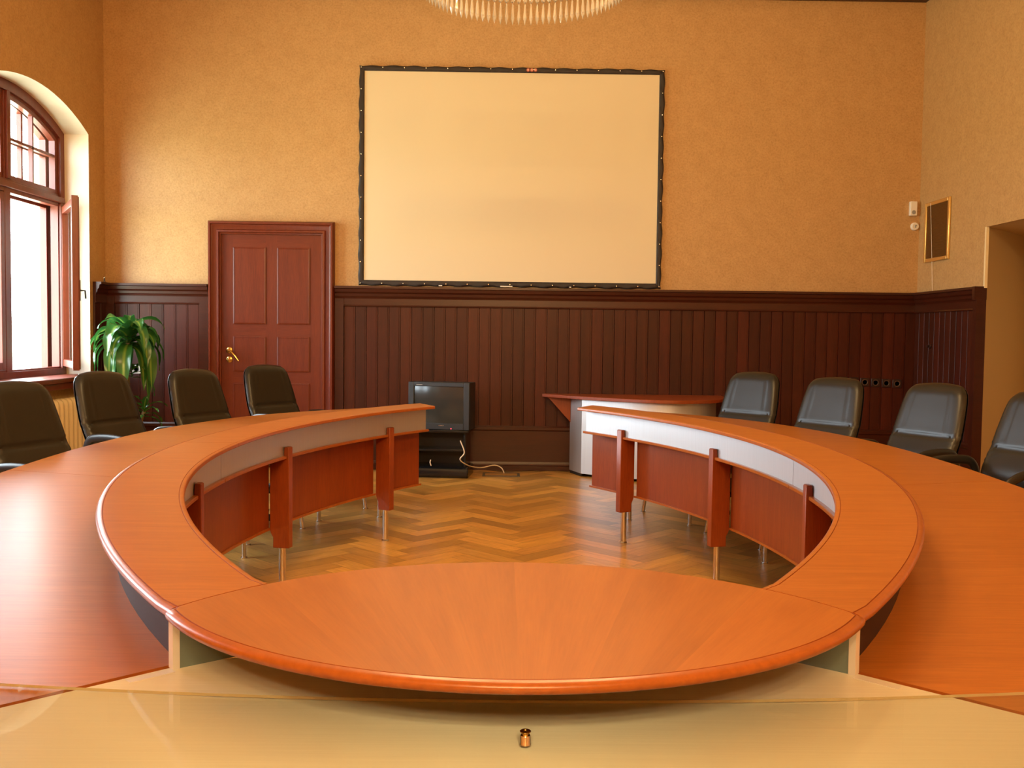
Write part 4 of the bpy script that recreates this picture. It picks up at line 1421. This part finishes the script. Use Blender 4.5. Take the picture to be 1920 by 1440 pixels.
# ------------------------------------------------------------------ potted plant
def plant():
    r = empty('potted_plant', (-3.46, 9.12, 0))
    tag(r, 'tall dracaena with drooping striped leaves by the open window', 'plant')
    mb = MB(); mb.lathe([(0, 0), (.12, 0), (.135, .02), (.165, .26), (.180, .265), (.180, .30), (.160, .30), (.155, .27), (0, .27)], n=24); mb.build('pot', 'pot', r)
    mb = MB(); mb.lathe([(0, .265), (.155, .268), (.156, .272), (0, .285)], n=20); mb.build('soil', 'soil', r)
    mb = MB(); mb.tube(curve_path([(0, 0, .27), (.01, .01, .6), (.0, -.01, .95), (.02, 0, 1.28)]), [.028] * 12 + [.022] * 7, 10)
    mb.build('cane', 'cane', r, smooth=60)
    mb = MB(); mb.tube(curve_path([(.05, .03, .27), (.09, .04, .45), (.15, .02, .60)]), .018, 8); mb.build('cane', 'cane', r, smooth=60)
    rnd = random.Random(11)
    def foliage(c, N, Lm, wid, name, elmin, elmax, droop):
        mb = MB()
        for i in range(N):
            az = i * 2.399 + rnd.uniform(-.3, .3)
            el = math.radians(elmin + (elmax - elmin) * (i / (N - 1)) + rnd.uniform(-8, 8))
            L = Lm * rnd.uniform(.75, 1.1) * (1 - .35 * (i / N) ** 3)
            W = wid * rnd.uniform(.8, 1.15)
            z0 = c[2] + .10 * (i / N) - .07
            n = 14
            p = Vector((c[0], c[1], z0)); d = el
            dirh = Vector((math.cos(az), math.sin(az), 0))
            sd = Vector((-math.sin(az), math.cos(az), 0))
            kf = droop * rnd.uniform(.8, 1.25)
            tw = rnd.uniform(-.5, .5)
            rows = []
            for k in range(n + 1):
                t = k / n
                w = W * (math.sin(PI * min(1, t * .86 + .10)) ** .7) * (1 - t ** 5) + .001
                nrm = (dirh * -math.sin(d) + Vector((0, 0, 1)) * math.cos(d))
                s2 = (sd * math.cos(tw * t) + nrm * math.sin(tw * t)).normalized()
                wave = .006 * math.sin(t * 14 + i)
                rows.append([tuple(p - s2 * w + nrm * (.30 * w + wave)), tuple(p - s2 * w * .5 + nrm * (.06 * w)), tuple(p), tuple(p + s2 * w * .5 + nrm * (.06 * w)), tuple(p + s2 * w + nrm * (.30 * w - wave))])
                p = p + (dirh * math.cos(d) + Vector((0, 0, 1)) * math.sin(d)) * (L / n)
                d -= kf * (L / n) * (1 + 1.5 * t)
                d = max(d, -1.50)
                # keep clear of the walls
                if c[0] + r.location.x + 0 < 0 and p.x + r.location.x < XL + .12: p.x = XL + .12 - r.location.x
                if p.y + r.location.y > YB - .10: p.y = YB - .10 - r.location.y
            v = [q for rw in rows for q in rw]; f = []; uv = []
            for a in range(n):
                for b in range(4):
                    o = a * 5 + b
                    f.append((o, o + 1, o + 6, o + 5))
                    uv.append([(b / 4, a / n), ((b + 1) / 4, a / n), ((b + 1) / 4, (a + 1) / n), (b / 4, (a + 1) / n)])
            mb.add(v, f, 0, uv)
        mb.build(name, 'leaf', r, smooth=80)
    foliage((.02, 0, 1.27), 46, .57, .060, 'leaf_crown', -20, 86, 4.2)
    foliage((.15, .02, .62), 13, .26, .024, 'leaf_crown', 0, 75, 4.0)
    foliage((.05, .0, .98), 7, .34, .020, 'leaf_crown', 10, 40, 4.5)
plant()

# ------------------------------------------------------------------ chandelier
def chandelier(loc, label, power=1.0):
    r = empty('crystal_chandelier', loc)
    tag(r, label, 'chandelier', 'crystal chandeliers')
    R = .457
    # origin: centre of the drop ring, z of the ring
    mb = MB(); n = 64
    ring = []
    for k in range(n):
        a = 2 * PI * k / n
        cc = Vector((math.cos(a), math.sin(a), 0))
        ring.append([tuple(cc * (R + .010 * math.cos(b)) + Vector((0, 0, .014 * math.sin(b)))) for b in [2 * PI * q / 8 for q in range(8)]])
    mb.loft(ring, True, False, loop=True); mb.build('drop_ring', 'brass', r)
    N = 96
    pr = MB()
    pr.lathe([(0, -.012), (.009, -.018), (.012, -.026), (.009, -.034), (.002, -.040), (.002, -.044), (.0045, -.048), (.0055, -.065), (.0085, -.100), (.0095, -.110), (.0075, -.120), (0, -.145)], n=6)
    proto = None
    for k in range(N):
        a = 2 * PI * (k + .5) / N
        p = (R * math.cos(a), R * math.sin(a), 0)
        if proto is None:
            o = proto = pr.build('crystal_drop', 'crystal', r, smooth=None)
        else:
            o = proto.copy(); COL.objects.link(o); o.parent = r
        o.location = p; o.rotation_euler = (0, 0, a)
    # bead strings from the ring to the upper crown
    mb = MB()
    for k in range(36):
        a = 2 * PI * k / 36
        for q in range(9):
            t = (q + .5) / 9
            rr = R * (1 - t) + .10 * t - .06 * math.sin(PI * t); z = .03 + .75 * t ** 1.4
            c = (rr * math.cos(a), rr * math.sin(a), z)
            s = .010
            v = [(c[0] + s, c[1], c[2]), (c[0], c[1] + s, c[2]), (c[0] - s, c[1], c[2]), (c[0], c[1] - s, c[2]), (c[0], c[1], c[2] + s), (c[0], c[1], c[2] - s)]
            mb.add(v, [(0, 1, 4), (1, 2, 4), (2, 3, 4), (3, 0, 4), (1, 0, 5), (2, 1, 5), (3, 2, 5), (0, 3, 5)])
    mb.build('bead_strings', 'crystal', r, smooth=None)['kind'] = 'stuff'
    mb = MB(); mb.lathe([(0, .72), (.11, .74), (.12, .78), (.05, .82), (.03, .95), (.012, 1.0), (.012, ZC - loc[2])], n=16); mb.build('stem', 'brass', r)
    for k in range(8):
        a = 2 * PI * k / 8 + .2
        c, s = math.cos(a), math.sin(a)
        mb = MB(); mb.tube(curve_path([(.03 * c, .03 * s, .50), (.22 * c, .22 * s, .30), (.44 * c, .44 * s, .22), (.56 * c, .56 * s, .32), (.56 * c, .56 * s, .36)]), .008, 8)
        arm = mb.build('arm', 'brass', r, smooth=60)
        mb = MB(); mb.lathe([(0, .36), (.035, .365), (.04, .375), (.014, .38), (.012, .46), (0, .46)], (.56 * c, .56 * s, 0), 12)
        mb.build('candle_cup', 'gold', arm)
        mb = MB(); mb.lathe([(0, .46), (.012, .462), (.022, .49), (.018, .52), (.006, .55), (0, .56)], (.56 * c, .56 * s, 0), 12)
        mb.build('bulb', 'bulb', arm)
        li = bpy.data.lights.new('bulb_light', 'POINT')
        li.energy = E_BULB * power; li.color = (1, .67, .30); li.shadow_soft_size = .05
        lo = bpy.data.objects.new('bulb_light', li); COL.objects.link(lo)
        lo.parent = r; lo.location = (.66 * c, .66 * s, .52)
    return r
E_BULB = 35
chandelier((X0 + .045, 4.44, 3.003), 'crystal chandelier with a ring of glass drops hanging at the top of the frame')
chandelier((X0, -3.20, 3.003), 'second crystal chandelier hanging behind the viewpoint', 3.5)

# ------------------------------------------------------------------ daylight
w = bpy.data.worlds.new('World'); SC.world = w
w.use_nodes = True
nt = w.node_tree; nt.nodes.clear()
o = nt.nodes.new('ShaderNodeOutputWorld'); bg = nt.nodes.new('ShaderNodeBackground')
tc = nt.nodes.new('ShaderNodeTexCoord'); sx = nt.nodes.new('ShaderNodeSeparateXYZ')
nt.links.new(tc.outputs['Generated'], sx.inputs[0])
rp = nt.nodes.new('ShaderNodeValToRGB'); nt.links.new(sx.outputs[2], rp.inputs[0])
el = rp.color_ramp.elements
el[0].position = 0.0; el[0].color = (.62, .72, .55, 1); el[1].position = .02; el[1].color = (.78, .91, 1, 1)
nt.links.new(rp.outputs[0], bg.inputs[0]); bg.inputs[1].default_value = 25.0
nt.links.new(bg.outputs[0], o.inputs[0])
for yc in WIN:
    li = bpy.data.lights.new('window_portal', 'AREA')
    li.shape = 'RECTANGLE'; li.size = 2 * HW; li.size_y = 2.55
    li.cycles.is_portal = True
    lo = bpy.data.objects.new('window_portal', li); COL.objects.link(lo)
    lo.location = (XL - WT + .02, yc, ZS + 1.27)
    lo.rotation_euler = (PI / 2, 0, -PI / 2)

# ------------------------------------------------------------------ camera
cam = bpy.data.cameras.new('camera')
co = bpy.data.objects.new('camera', cam); COL.objects.link(co)
f, pit, rol, yaw = 1850, .0497, .0121, .010
cp, sp = math.cos(pit), math.sin(pit); cy, sy = math.cos(yaw), math.sin(yaw)
fw = Vector((sy * cp, cy * cp, -sp)); rr = Vector((cy, -sy, 0)); dd = fw.cross(rr)
cr, sr = math.cos(rol), math.sin(rol)
r2 = cr * rr - sr * dd; d2 = sr * rr + cr * dd
mt = Matrix((( r2.x, -d2.x, -fw.x, 0), (r2.y, -d2.y, -fw.y, 0), (r2.z, -d2.z, -fw.z, 1.35), (0, 0, 0, 1)))
co.matrix_world = mt
cam.sensor_width = 36; cam.lens = f / 1920 * 36
cam.clip_start = .05
SC.camera = co
SC.view_settings.view_transform = 'Standard'
SC.view_settings.look = 'None'
SC.view_settings.gamma = 1
SC.view_settings.exposure = 0.0
SC.cycles.use_denoising = True
SC.cycles.max_bounces = 10
SC.cycles.diffuse_bounces = 5
SC.cycles.caustics_refractive = False
SC.cycles.caustics_reflective = False
SC.cycles.sample_clamp_indirect = 6
